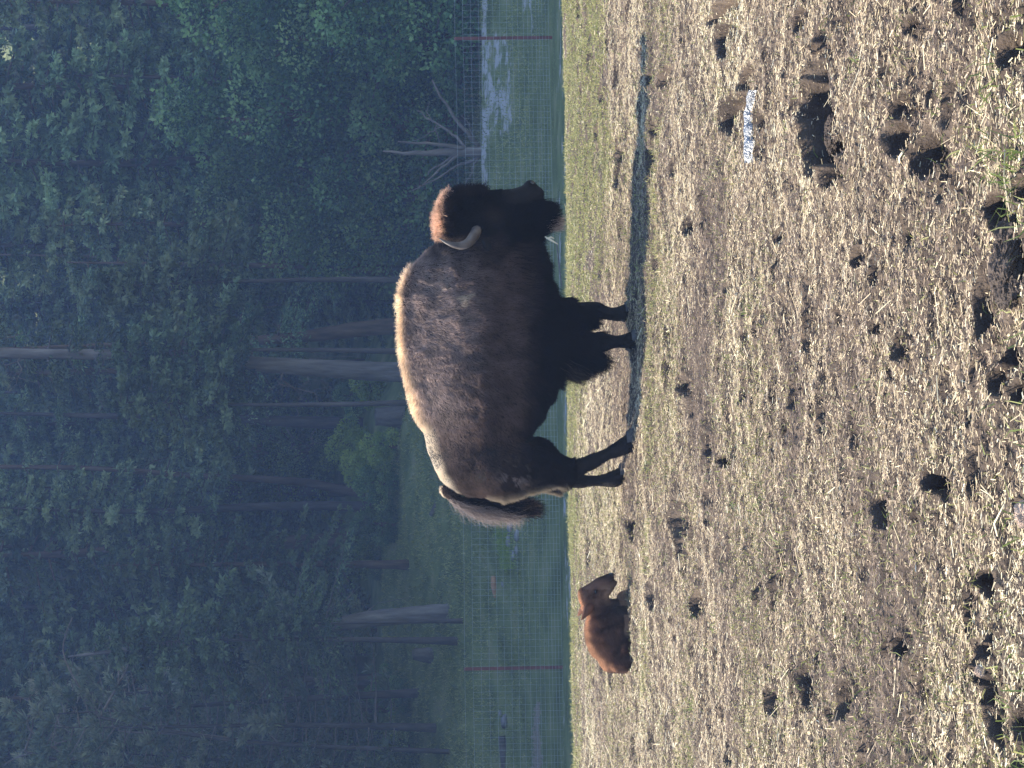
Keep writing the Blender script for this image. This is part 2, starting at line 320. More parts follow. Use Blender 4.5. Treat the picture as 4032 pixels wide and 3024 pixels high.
# straight fringe of grass on the near side of the bison's shadow
n = 2600; yi = rng.random(n) * 2400 + 350; xi = 2590 - (yi - 900) * .028 + rng.normal(0, 9, n)
g = np.array([G(a, b) for a, b in zip(xi, yi)]); kk = noise2(g[:, 0] * 3, g[:, 1], 71) > -.15
grass_layer('grass_strip', g[kk, 0], g[kk, 1], .02, .06, .004, M_turf, .5, 'thin strip of yellow grass along the near side of the bison shadow', .6)

# clods and stones lying in the field
def lump(name, c, s, mat, seed, label=None, cat=None, group=None, parent=None, sub=2, rug=0.0):
    import bmesh
    bm = bmesh.new(); bmesh.ops.create_icosphere(bm, subdivisions=sub, radius=1)
    for v in bm.verts:
        p = v.co.copy(); q = p * 1.7 + Vector((seed * 3.1, seed * 1.7, 0))
        k = 1 + .45 * float(noise2(q.x + q.z * .7, q.y - q.z * .9, seed)) + .2 * float(noise2(q.x * 3 + q.z * 2, q.y * 3, seed + 1))
        if rug: k += rug * (abs(float(noise2(q.x * 4 + q.z * 3, q.y * 4 - q.z, seed + 2))) - .12) * 2 + rug * .8 * float(noise2(q.x * 9 + q.z * 7, q.y * 9 + q.z * 4, seed + 3))
        v.co = Vector((p.x * s[0], p.y * s[1], p.z * s[2])) * k
    me = bpy.data.meshes.new(name); bm.to_mesh(me); bm.free(); me.materials.append(mat)
    o = bpy.data.objects.new(name, me); COL.objects.link(o); o.location = c
    if parent: o.parent = parent
    if label: tag(o, label, cat, group)
    return o
def gz(x, y): return float(field_h(np.array([x]), np.array([y]))[0][0])
def field_lump(name, xi, yi, w, mat, seed, label, cat, sq=.8, h=.6):
    g = G(xi, yi); r = w / 2 / (F / g[1]); lump(name, (g[0], g[1], max(gz(g[0], g[1]), -.075) + r * h * .45), (r, r * sq, r * h), mat, seed, label, cat, sub=5, rug=.22)
field_lump('dry_clod', 4028, 2035, 120, M_clod, 3, 'tan dried clod with flaky side at the bottom centre edge of the near field', 'clod', h=.8)
field_lump('dry_clod', 3872, 2640, 48, M_clod, 5, 'small pale tan lump on a hoof print rim, near the left foreground', 'clod', h=.9)
field_lump('dry_clod', 3850, 2700, 26, M_clod, 6, 'tiny tan crumb beside the bigger pale lump at the double hoof print', 'clod')
mud = [(3970, 960, 190, 8, 'dark wet mud lump with a split ridge under the green tuft at the near right', .55), (3985, 1080, 230, 9, 'largest broad smooth mud lump at the near edge of the field', .5), (3900, 830, 90, 10, 'narrow dark mud lump inside the deep print by the green tuft', .7),
       (4000, 2800, 170, 11, 'dark mud lump in the near left corner under green blades', .6), (3210, 520, 150, 12, 'long dark mud lump inside the widest hoof trench', .35), (3235, 300, 180, 13, 'brown crumbly mud lump in the far half of the widest hoof trench', .35),
       (3545, 540, 110, 14, 'smooth grey mud lump sitting in a deep hoof print', .5)]
for xi, yi, wd, sd, lb, hh in mud:
    field_lump('mud_clod', xi, yi, wd, M_mud, sd, lb, 'mud lump', h=hh)
# stalks in the foreground that lie alone
def stalk(name, pts, r, mat, label, cat):
    o = tube(name, pts, [r] * len(pts), mat, 5); tag(o, label, cat)
def tube(name, pts, rad, mat, k=8, parent=None, seed=0, rough=0.0, cap=True):
    pts = [np.array(p, float) for p in pts]; V = []; Fc = []
    a = None
    for i, p in enumerate(pts):
        d = pts[min(i + 1, len(pts) - 1)] - pts[max(i - 1, 0)]; d /= np.linalg.norm(d) + 1e-9
        if a is None: a = np.cross(d, [.13, .21, 1.0] if abs(d[2]) < .9 else [1, 0, 0.])
        a = a - d * (a @ d); a /= np.linalg.norm(a) + 1e-9; b = np.cross(d, a)
        for j in range(k):
            an = 2 * math.pi * j / k; rr = rad[i] * (1 + rough * float(noise2(i * 1.3 + seed, j * 1.9, seed)))
            V.append(p + rr * (a * math.cos(an) + b * math.sin(an)))
    for i in range(len(pts) - 1):
        for j in range(k):
            Fc.append((i * k + j, i * k + (j + 1) % k, (i + 1) * k + (j + 1) % k, (i + 1) * k + j))
    if cap: Fc.append(tuple(range(k))[::-1]); Fc.append(tuple((len(pts) - 1) * k + j for j in range(k)))
    return mesh_np(name, V, Fc, mat, smooth=True, parent=parent)
def resample(pts, n):
    "smooth curve through the points"
    pts = np.array(pts, float); t = np.linspace(0, len(pts) - 1, n); out = []
    for q in t:
        i = min(int(q), len(pts) - 2); f = q - i
        p0 = pts[max(i - 1, 0)]; p1 = pts[i]; p2 = pts[i + 1]; p3 = pts[min(i + 2, len(pts) - 1)]
        out.append(.5 * ((2 * p1) + (-p0 + p2) * f + (2 * p0 - 5 * p1 + 4 * p2 - p3) * f * f + (-p0 + 3 * p1 - 3 * p2 + p3) * f ** 3))
    return np.array(out)
M_stalk = noise_mat('pale_stalk', [(.3, (.5, .4, .28)), (.7, (.7, .62, .45))])
def gp(xi, yi, up=.015):
    g = G(xi, yi); return (g[0], g[1], max(gz(g[0], g[1]), -.01) + up)
stalk('straw_stalk', [gp(3935, 2110), gp(3960, 2060, .04), gp(4015, 1985, .05)], .0025, M_stalk, 'long pale jointed stalk leaning beside the tan clod at the bottom edge', 'straw stalk')
stalk('straw_stalk', [gp(3985, 830), gp(3970, 700, .02), gp(3965, 590)], .0022, M_stalk, 'long thin straight stalk across the mud at the near right', 'straw stalk')
stalk('straw_stalk', [gp(3550, 640), gp(3570, 620, .03), gp(3592, 600)], .004, M_stalk, 'short thick white stalk by the deep print with the grey mud lump', 'straw stalk')
# the glinting puddle
def puddle():
    m, t, b = new_mat('puddle_water'); b.inputs['Base Color'].default_value = (.30, .31, .33, 1); b.inputs['Roughness'].default_value = .33; b.inputs['Specular IOR Level'].default_value = 1.0
    b.inputs['IOR'].default_value = 1.6; b.inputs['Metallic'].default_value = .45
    tc = nd(t, 'ShaderNodeTexCoord'); n = nd(t, 'ShaderNodeTexNoise'); n.inputs['Scale'].default_value = 75; n.inputs['Detail'].default_value = 3; t.links.new(tc.outputs['Object'], n.inputs[0])
    bp = nd(t, 'ShaderNodeBump'); bp.inputs['Strength'].default_value = 1; bp.inputs['Distance'].default_value = .03; t.links.new(n.outputs[0], bp.inputs['Height']); t.links.new(bp.outputs[0], b.inputs['Normal'])
    cx = [(2990, 355, 1), (2980, 400, 4), (2972, 450, 7), (2970, 500, 10), (2972, 550, 11), (2974, 600, 8), (2972, 642, 2)]
    V = []; k = 9
    P_ = resample(cx, 40)
    for xi, yi, hw in P_:
        for j in range(k):
            s = j / (k - 1) * 2 - 1
            g = G(xi + s * hw * (1 + .9 * float(noise2(yi * .05, s > 0, 7))) * .85, yi); z = gz(g[0], g[1])
            V.append((g[0], g[1], .012 + .035 * (1 - s * s) + .012 * float(noise2(g[0] * 30, g[1] * 25, 5))))
    o = mesh_np('puddle', V, grid_faces(40, k), m, smooth=True); tag(o, 'glinting bluish white wet strip of water between the bison and the wide trench', 'puddle')
puddle()

# ------------------------------------------------------------------ beyond the crest: hollow, bank, hillside
def far_h(x, y):
    t = x / np.maximum(y, 1)
    wr = sst(-.04, .05, t)
    com = ([15, 17, 20, 26, 34, 38, 41], [-.2, -.6, -1.2, -1.9, -2.3, -2.38, -2.48])
    L = np.interp(y, com[0] + [43.5, 50, 54, 60, 68, 76, 90, 130, 170], com[1] + [-2.74, -1.9, -.65, .5, 1.75, 2.9, 5.2, 22, 42])
    Rr = np.interp(y, com[0] + [45, 51, 52.5, 56, 57, 61, 70, 90, 130, 170], com[1] + [-2.6, -2.2, -2.05, -1.45, -1.42, -2.2, 0, 4.5, 21, 42])
    z = L * (1 - wr) + Rr * wr
    k = sst(46, 54, y)
    z = z + k * (.5 * fbm2(x * .25, y * .25, 3, 41) + .12 * fbm2(x * 1.4, y * 1.4, 2, 42)) * (1 - .7 * wr * (1 - sst(56, 60, y)))
    ridge = np.clip((-x - 15) * 2.9, 0, 138) * sst(0, 7, y - (17.5 - x * math.tan(R(SUN_BACK)))) * (1 + .12 * fbm2(x * .12, y * .12, 3, 45))  # ridge is invented, unseen at left, cut along the sun to shade the slope
    return np.maximum(z, ridge + np.minimum(z, 0))
fy = np.concatenate([np.arange(15.3, 36, 1.0), np.arange(36, 62, .22), np.arange(62, 100, .8), np.arange(100, 171, 3)])
fx = np.concatenate([np.arange(-64, -22, 3.0), np.arange(-22, -13, 1.0), np.arange(-13, 13, .22), np.arange(13, 30, 1.5), np.arange(30, 65, 6)])
YY, XX = np.meshgrid(fy, fx, indexing='ij')
zz = far_h(XX.ravel(), YY.ravel()) - .04
def hill_mat():
    m, t, b = new_mat('hill_ground'); tc = nd(t, 'ShaderNodeTexCoord')
    n = nd(t, 'ShaderNodeTexNoise'); n.inputs['Scale'].default_value = .9; n.inputs['Detail'].default_value = 8; t.links.new(tc.outputs['Object'], n.inputs[0])
    g = ramp(t, n.outputs[0], [(.3, (.08, .10, .035)), (.55, (.16, .18, .065)), (.75, (.26, .24, .12))])
    a = nd(t, 'ShaderNodeAttribute'); a.attribute_name = 'dirt'
    n2 = nd(t, 'ShaderNodeTexNoise'); n2.inputs['Scale'].default_value = 1.1; n2.inputs['Detail'].default_value = 9; n2.inputs['Roughness'].default_value = .65; t.links.new(tc.outputs['Object'], n2.inputs[0])
    ad = nd(t, 'ShaderNodeMath', operation='ADD'); t.links.new(a.outputs['Fac'], ad.inputs[0]); t.links.new(n2.outputs[0], ad.inputs[1])
    rr = nd(t, 'ShaderNodeMapRange'); rr.inputs['From Min'].default_value = .96; rr.inputs['From Max'].default_value = 1.03; t.links.new(ad.outputs[0], rr.inputs[0])
    mx = nd(t, 'ShaderNodeMix', data_type='RGBA'); t.links.new(rr.outputs[0], mx.inputs[0]); t.links.new(g, mx.inputs[6]); mx.inputs[7].default_value = (.42, .38, .35, 1)
    t.links.new(mx.outputs[2], b.inputs['Base Color']); b.inputs['Roughness'].default_value = .95; b.inputs['Specular IOR Level'].default_value = .1
    return m
X_, Y_ = XX.ravel(), YY.ravel()
def dirt_f(x, y):
    # bare pale soil: the lip and face of the bank on the right
    lip = sst(54.8, 55.8, y) * (1 - sst(56.9, 57.6, y)) * sst(.06, .11, x / y) * .54
    face = sst(50.5, 52.5, y) * (1 - sst(55.5, 57, y)) * sst(.10, .15, x / y) * (1 - sst(.19, .24, x / y)) * .47
    toe = sst(47, 48.5, y) * (1 - sst(50, 52, y)) * sst(.17, .2, x / y) * .42
    strip = sst(33, 37, y) * (1 - sst(43.2, 44.6, y)) * .40
    return np.maximum(np.maximum(np.maximum(lip, face), toe), strip)
hill = mesh_np('hillside', np.stack([X_, Y_, zz], 1), grid_faces(*YY.shape), hill_mat(), smooth=True, attrs={'dirt': (dirt_f(X_, Y_), 'POINT')})
tag(hill, kind='structure')
def hz(x, y): return float(far_h(np.array([float(x)]), np.array([float(y)]))[0]) - .04
def HP(xi, yi, Y0=44.5, Y1=120):
    "where the ray of a photo pixel meets the hillside"
    r = VD + (xi - 2016) / F * VR + (1512 - yi) / F * VU
    Y = np.linspace(Y0, Y1, 1200); p = CAM[None] + r[None] * (Y / r[1])[:, None]
    h = far_h(p[:, 0], p[:, 1]); i = np.nonzero(p[:, 2] < h)[0]
    i = i[0] if len(i) else len(Y) - 1
    return np.array([p[i, 0], p[i, 1], h[i] - .04])
# grass on the slope and behind the fence
n = 150000; y = 37 + 30 * rng.random(n) ** 1.1; x = (rng.random(n) * 2 - 1) * .25 * y
kk = (rng.random(n) > 1.3 * dirt_f(x, y)) & ((fbm2(x * .6, y * .6, 3, 88) > -.2) | (rng.random(n) < .3)); x, y = x[kk], y[kk]; n = len(x)
d = np.stack([rng.normal(0, .5, n), rng.normal(0, .5, n), np.ones(n)], 1)
hgt = (.05 + .12 * rng.random(n)) * (.6 + .6 * sst(46, 56, y)) * (.45 + .55 * sst(44, 47, y))
o = ribbons('slope_grass', np.stack([x, y, far_h(x, y) - .06], 1), d, hgt, .012 + .02 * rng.random(n), M_hgrass, np.clip(.45 + .25 * rng.normal(size=n) + .5 * fbm2(x * .4, y * .4, 2, 99), 0, 1), curl=.4, taper=True)
tag(o, label='green grass growing on the shaded slope behind and before the fence', cat='grass', kind='stuff')

# gravel strip, rock slabs, boulders, stumps, fallen wood
def patch(name, pix, mat, n, size, label, cat, kind='stuff', z=.0):
    "scatter of stones inside a pixel box on the hillside, one mesh"
    V = []; Fc = []; b = 0
    tmpl = np.array([(1, 0, -.3), (.3, .9, -.3), (-.8, .5, -.3), (-.7, -.6, -.3), (.3, -.9, -.3), (.1, 0, .7)]); tf = [(0, 1, 5), (1, 2, 5), (2, 3, 5), (3, 4, 5), (4, 0, 5)]
    x0, x1, y0, y1 = pix
    for i in range(n):
        yq = rng.random(); p = HP((x0 + x1) / 2 + (x1 - x0) * .28 * rng.normal() * (.4 + .6 * yq) + 7 * float(noise2(yq * 6, 1, 3)), y0 + (y1 - y0) * yq ** .8); s = size * (.4 + rng.random())
        q = tmpl * s * (.7 + .6 * rng.random((6, 3))); a = rng.random() * 6.3; c_, s_ = math.cos(a), math.sin(a)
        q = np.stack([q[:, 0] * c_ - q[:, 1] * s_, q[:, 0] * s_ + q[:, 1] * c_, q[:, 2]], 1) + p + [0, 0, z]
        V.extend(q); Fc.extend([(f[0] + b, f[1] + b, f[2] + b) for f in tf]); b += 6
    o = mesh_np(name, V, np.array(Fc), mat); tag(o, label=label, cat=cat, kind=kind); return o
patch('gravel_strip', (2092, 2128, 2765, 3040), M_gravel, 700, .06, 'strip of pale gravel behind the fence left of the calf', 'gravel')
def hill_rock(xi, yi, wpx, sd, mat, label, h=.5, name='rock', sq=.7, group=None):
    p = HP(xi, yi); r = wpx / 2 / (F / p[1]); lump(name, (p[0], p[1], p[2] + r * h * .3), (r, r * sq, r * h), mat, sd, label, 'rock', group)
for xi, yi, wd, sd, lb, hh in [(2010, 2075, 50, 21, 'pale rock right behind the bison tail tip', .6), (2035, 2110, 46, 22, 'pale flat rock, second from the bison tail in the row behind the fence', .5), (2000, 2130, 60, 23, 'longest pale slab in the rock row behind the fence', .35),
                               (2032, 2165, 34, 24, 'small pale rock lying below the long slab behind the fence', .5), (2018, 2190, 44, 25, 'pale rock at the left end of the row behind the fence', .4)]:
    hill_rock(xi, yi, wd, sd, M_rock, lb, hh)
for xi, yi, wd, sd in [(1290, 2215, 26, 31), (1330, 2175, 34, 32), (1350, 2215, 40, 33), (1345, 2245, 46, 34), (1365, 2285, 52, 35), (1350, 2325, 40, 36), (1390, 2190, 36, 37), (1375, 2160, 24, 38), (1310, 2250, 26, 39), (1330, 2300, 30, 40), (1400, 2250, 30, 41), (1270, 2250, 24, 42)]:
    p = HP(xi, yi); r = wd / 2 / (F / p[1]) * 1.3
    lump('boulder', (p[0], p[1], p[2] + .1), (r, r * .7, r * .6), M_rock if sd % 3 else M_rockd, sd, 'grey boulder in the dark eroded bank below the leaning trunk on the left slope', 'boulder', 'boulders in the eroded bank')
lump('dirt_bank', HP(1345, 2170) - [0, 0, .1], (2.0, .9, .5), noise_mat('dark_dirt', [(.3, (.05, .035, .03)), (.7, (.12, .085, .075))], scale=3, bump=1, bscale=8, bdist=.1), 51, 'dark eroded dirt bank with stones on the left slope', 'dirt bank', sub=4)
for xi, yi, wd, sd, lb in [(1985, 2840, 60, 61, 'grey rubble heap behind the fence above the gravel strip'), (1968, 2810, 30, 62, 'small grey stone right of the rubble heap behind the fence'), (1978, 2300, 26, 63, 'small grey stone below the orange log behind the fence')]:
    hill_rock(xi, yi, wd, sd, M_rockd if sd == 61 else M_rock, lb, .5)
def log(name, pix, rpx, mat, label, cat, lift=.0, Y=None, n=10, rough=.15):
    q = [HP(a, b) for a, b in pix]; Y = Y or np.mean([p[1] for p in q])
    pts = [P(a, b, Y) + [0, 0, lift] for a, b in pix]; k = F / Y
    pts = resample(pts, n); rad = np.interp(np.linspace(0, 1, n), np.linspace(0, 1, len(rpx)), rpx) / k
    o = tube(name, pts, rad, mat, 8, rough=rough, seed=len(label)); tag(o, label, cat); return o
log('fallen_log', [(1943, 2268), (1945, 2300), (1952, 2352)], [9, 14, 8], M_cut, 'short orange broken log lying behind the fence near the calf', 'log')
log('fallen_branch', [(1582, 2862), (1552, 2895), (1530, 2930), (1520, 3000)], [4, 6, 9, 11], M_dead, 'curved pale fallen branch on the left slope', 'branch')
log('fallen_branch', [(1720, 1945), (1716, 1990), (1695, 2030)], [6, 10, 8], M_stump, 'dark broken branch on the slope just above the bison tail', 'branch')
log('fallen_twig', [(2190, 950), (2198, 1010), (2203, 1060), (2212, 1130)], [2, 3, 3, 2], M_dead, 'thin pale twig lying beyond the crest below the bison throat', 'twig', Y=40)
log('fallen_log', [(1975, 2900), (1985, 2980), (1990, 3040)], [14, 16, 16], M_stump, 'dark log behind the fence left of the grey rubble', 'log')
def stump(xi0, xi1, yi, wpx, sd, label, mat=M_stump, lean=0):
    b = HP(xi1, yi); k = F / b[1]; h = (xi1 - xi0) / k; r = wpx / 2 / k
    e = empty('tree_stump', tuple(b)); tag(e, label, 'stump')
    pts = [(lean * t * h, 0, t * h - .1) for t in np.linspace(0, 1, 7)]; rad = [r * (1.35 - .5 * t ** .5) for t in np.linspace(0, 1, 7)]
    tube('stump_trunk', pts, rad, mat, 14, parent=e, rough=.25, seed=sd)
    rr = rad[-1]; V = [(lean * h, 0, h - .06)] + [(lean * h + rr * .9 * math.cos(a), rr * .9 * math.sin(a), h - .09 + .06 * float(noise2(a, sd))) for a in np.linspace(0, 2 * math.pi, 12, endpoint=False)]
    mesh_np('cut_top', V, [(0, i + 1, (i + 1) % 12 + 1) for i in range(12)], M_dead, parent=e)
stump(1465, 1580, 1640, 82, 1, 'broad dark stump on the slope behind the middle of the bison back')
stump(1612, 1692, 2582, 56, 2, 'short dark stump on the left slope just above the fence top', lean=.1)
stump(1392, 1532, 2780, 46, 3, 'tall grey stump half hidden by pine boughs on the left slope')
stump(1350, 1392, 2330, 30, 4, 'small stump beside the boulders on the left slope')

# ------------------------------------------------------------------ fence
YR, YL = 45.0, 43.2
def fence():
    e = empty('wire_fence', (0, 44.2, -2.65)); tag(e, 'tall woven wire fence with red steel posts between field and forest', 'fence')
    off = np.array([0, 44.2, -2.65])
    bR, tR = P(2168, 148, YR), P(1788, 152, YR); bL, tL = P(2222, 2627, YL), P(1826, 2634, YL)
    def at(s, v):   # s: 0 at the left post .. 1 at the right post; v: 0 base .. 1 top
        b = bL + (bR - bL) * s; t = tL + (tR - tL) * s; sag = -.035 * math.sin(math.pi * min(max(s, 0), 1)) * v
        return b + (t - b) * v + [0, 0, sag] - off
    for s in (0.0, 1.0, 2.0, -1.0):
        b, t = at(s, -.06), at(s, 1.0); d = t - b
        # T-shaped steel post: flange and web
        V = []; Fc = []
        for p in (b, t):
            for dx, dy in ((-.04, -.02), (.04, -.02), (.04, -.008), (.007, -.008), (.007, .035), (-.007, .035), (-.007, -.008), (-.04, -.008)):
                V.append(p + [dx, dy, 0])
        for j in range(8): Fc.append((j, (j + 1) % 8, 8 + (j + 1) % 8, 8 + j))
        Fc += [tuple(range(8))[::-1], tuple(range(8, 16))]
        mesh_np('fence_post', V, Fc, M_post, parent=e)
    lev = np.cumsum([0] + [.075] * 4 + [.1] * 3 + [.13] * 3 + [.16] * 3 + [.185] * 4); lev = .02 + lev / lev[-1] * .97
    R0 = .0030
    for v in lev:
        pts = []
        for s in np.linspace(-.35, 1.35, 60):
            p = at(s, v) + [0, -.03, .012 * float(noise2(s * 14, v * 40, 5))]; pts.append(p)
        tube('line_wire', pts, [R0] * len(pts), M_wire, 4, parent=e, cap=False)
    W = np.linalg.norm(bR - bL); n = int(W * 1.7 / .155)
    me = None
    for i in range(n):
        s = -.35 + 1.7 * i / n; pts = [at(s + .0012 * float(noise2(i, v * 9, 6)), v) + [0, -.03, 0] for v in lev[::2]]
        tube('stay_wire', pts, [R0] * len(pts), M_wire, 3, parent=e, cap=False)
fence()

# ------------------------------------------------------------------ trees
def leaves_mesh(name, pos, dirv, L, W, mat, tint, parent):
    n = len(pos); dirv = dirv / (np.linalg.norm(dirv, axis=1, keepdims=True) + 1e-9)
    side = np.cross(dirv, rng.normal(size=(n, 3))); side /= np.linalg.norm(side, axis=1, keepdims=True) + 1e-9
    nrm = np.cross(dirv, side); W = W[:, None] * .5; L = L[:, None]
    V = np.stack([pos, pos + dirv * L * .45 + side * W + nrm * W * .4, pos + dirv * L, pos + dirv * L * .45 - side * W + nrm * W * .4], 1).reshape(-1, 3)
    return mesh_np(name, V, np.arange(n * 4).reshape(n, 4), mat, attrs={'tint': (np.repeat(tint, 4), 'POINT')}, parent=parent)
class Tubes:
    def __init__(s): s.V = []; s.F = []; s.n = 0
    def add(s, pts, rad, k=4):
        pts = np.array(pts); m = len(pts)
        for i, p in enumerate(pts):
            d = pts[min(i + 1, m - 1)] - pts[max(i - 1, 0)]; d = d / (np.linalg.norm(d) + 1e-9)
            a = np.cross(d, [.1, .2, 1.0] if abs(d[2]) < .9 else [1, 0, 0]); a /= np.linalg.norm(a); b = np.cross(d, a)
            for j in range(k): an = 6.2832 * j / k; s.V.append(p + rad[i] * (a * math.cos(an) + b * math.sin(an)))
        for i in range(m - 1):
            for j in range(k): s.F.append((s.n + i * k + j, s.n + i * k + (j + 1) % k, s.n + (i + 1) * k + (j + 1) % k, s.n + (i + 1) * k + j))
        s.n += m * k
    def build(s, name, mat, parent): return mesh_np(name, s.V, np.array(s.F), mat, smooth=True, parent=parent)
def conifer(H, base, Lmax, nb, mat, bark, r0=.22, droop=.35, leaf=(.17, .06), up=.0, dens=110, bare=0.0, sparse=.0, lean=0.0, limb=None, name='conifer_tree'):
    e = empty(name)
    ax = lambda z: np.array([lean * z + .12 * math.sin(z * .35), .1 * math.sin(z * .27 + 1), z])
    zs = np.linspace(-.3, H, 16); tube('trunk', [ax(z) for z in zs], [max(r0 * (1 - max(z, 0) / H) ** .8 * (1 + .35 * math.exp(-max(z, 0) * 1.6)), .02) for z in zs], bark, 10, parent=e, rough=.12, seed=int(H * 7))
    T = Tubes(); pos, dv, tn = [], [], []
    for i in range(nb):
        f = base + (1 - base) * ((i + rng.random()) / nb); z = f * H; az = i * 2.399 + rng.normal(0, .3)
        rel = (f - base) / (1 - base)
        L = Lmax * (.25 + .95 * (1 - rel) ** .75) * (.65 + .5 * rng.random())
        if rng.random() < sparse: continue
        h = np.array([math.cos(az), math.sin(az), 0]); s0 = up - .1 - .25 * (1 - rel) + rng.normal(0, .08)
        q = np.linspace(0, 1, 6); B = np.array([ax(z) + h * L * t + np.array([0, 0, L * (s0 * t - droop * .5 * t * t + .22 * t ** 3)]) for t in q])
        T.add(B, [.035 * (1 - t) * (r0 / .22) + .006 for t in q], 4)
        sd = np.cross(h, [0, 0, 1.0]); ns = max(4, int(dens / 10 * (.35 + .65 * L / Lmax))); tb = rng.normal(.42, .17)
        for k_ in range(ns):          # sprays: short drooping fans of needles along both sides of the bough
            t = bare + (1 - bare) * rng.random() ** .8; p0 = np.array([np.interp(t, q, B[:, c_]) for c_ in range(3)])
            sg = 1 if k_ % 2 else -1; ls = (.16 + .34 * L * (1.1 - t)) * (.6 + .6 * rng.random()) * .62
            ax_ = h * (.75 + .3 * rng.normal()) + sd * sg * (.9 + .2 * rng.normal()) + np.array([0, 0, up * 1.3 - .55 * droop + .2 * rng.normal()]); ax_ /= np.linalg.norm(ax_)
            m = 13; tt_ = (np.arange(m) + rng.random(m)) / m
            p = p0 + ax_ * (ls * tt_)[:, None]; p[:, 2] -= droop * .5 * ls * tt_ ** 2; p += rng.normal(0, .035, (m, 3))
            dd = ax_ * .8 + rng.normal(0, .45, (m, 3)); dd[:, 2] += up - .25 * droop
            pos.append(p); dv.append(dd); tn.append(np.clip(tb + rng.normal(0, .10) + .35 * (t - .6) + .25 * tt_ + rng.normal(0, .05, m), 0, 1))  # tips paler: new growth, with lit contrast also put into the tint
    pos = np.concatenate(pos); dv = np.concatenate(dv); tn = np.concatenate(tn); n = len(pos)
    T.build('limbs', limb or bark, e)
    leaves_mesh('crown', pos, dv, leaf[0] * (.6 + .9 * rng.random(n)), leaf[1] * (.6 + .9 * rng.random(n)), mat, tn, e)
    return e
def broadleaf(H, W, ncl, nl, mat, bark, leaf=.1, name='leafy_tree', low=.05):
    e = empty(name)
    tube('trunk', [(0, 0, -.3), (.1, 0, H * .25), (-.05, .1, H * .55), (.1, 0, H * .85)], [W * .06, W * .05, W * .03, .02], bark, 8, parent=e)
    T = Tubes(); pos, nn, tn = [], [], []
    for i in range(ncl):
        f = rng.random(); z = H * (low + (1 - low) * f); rad = W * .5 * math.sin(math.pi * min(1, .18 + .8 * f)) ** .6 * math.sqrt(rng.random()) ; az = rng.random() * 6.283
        c = np.array([rad * math.cos(az), rad * math.sin(az), z]); r = (.22 + .22 * rng.random()) * W * .5
        if i % 3 == 0: T.add([(0, 0, z * .6), c * [.5, .5, 1] - [0, 0, .1 * z], c], [W * .015, W * .01, .01], 4)
        u = rng.normal(size=(nl, 3)); u /= np.linalg.norm(u, axis=1, keepdims=True); u[:, 2] *= .75
        pos.append(c + u * r * (.75 + .35 * rng.random((nl, 1)))); nn.append(u + rng.normal(0, .9, (nl, 3))); tn.append(np.clip(rng.normal(.42, .12, nl) + .25 * u[:, 2] + rng.normal(0, .24), 0, 1))  # upper leaves of each clump paler, top light put into the tint
    pos = np.concatenate(pos); nn = np.concatenate(nn); tn = np.concatenate(tn); n = len(pos)
    T.build('limbs', bark, e)
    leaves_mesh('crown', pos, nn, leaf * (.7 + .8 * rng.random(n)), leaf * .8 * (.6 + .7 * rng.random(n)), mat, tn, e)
    return e
protos = {
    'full': conifer(16, .06, 3.3, 80, M_fir, M_bark, dens=230, leaf=(.24, .105)),
    'mid': conifer(19, .22, 3.3, 80, M_fir, M_barkb, r0=.28, dens=220, droop=.6, leaf=(.25, .11)),
    'high': conifer(22, .42, 3.3, 70, M_fir, M_bark, r0=.3, dens=220, leaf=(.25, .11)),
    'young': conifer(8, .02, 2.1, 60, M_fir, M_bark, r0=.1, dens=180, leaf=(.17, .08)),
    'pine': conifer(13, .10, 3.6, 60, M_pine, M_bark, r0=.13, dens=190, droop=.1, up=.35, leaf=(.24, .055), bare=.38, lean=.16, limb=M_dead),
    'small': conifer(10.6, .66, 1.9, 42, M_fir, M_bark, r0=.11, dens=190, leaf=(.17, .08)),
    'thin': conifer(21, .5, 2.2, 60, M_pine, M_bark, r0=.13, dens=130, leaf=(.22, .10), sparse=.15),
    'broad': broadleaf(8.5, 6.0, 70, 330, M_leaf, M_barkb, leaf=.13),
    'shrub': broadleaf(2.2, 2.6, 26, 260, M_leaf, M_barkb, leaf=.09, name='leafy_shrub'),
    'bright': broadleaf(1.1, 1.5, 16, 190, M_sunlit_leaf, M_barkb, leaf=.075, name='sunlit_tint_shrub'),
}
used = {}
def place(kind, x, y, s=1.0, rz=None, label=None, cat='tree', group=None, dz=0, tilt=(0, 0), sxy=None):
    e = protos[kind]
    o = e if kind not in used else copy_thing(e); used[kind] = 1
    o.location = (x, y, hz(x, y) + dz); o.rotation_euler = (tilt[0], tilt[1], rng.random() * 6.283 if rz is None else rz)
    q = sxy or s; o.scale = (q, q, s)
    for k in ('label', 'group'):
        if k in o: del o[k]
    tag(o, label, cat, group); return o
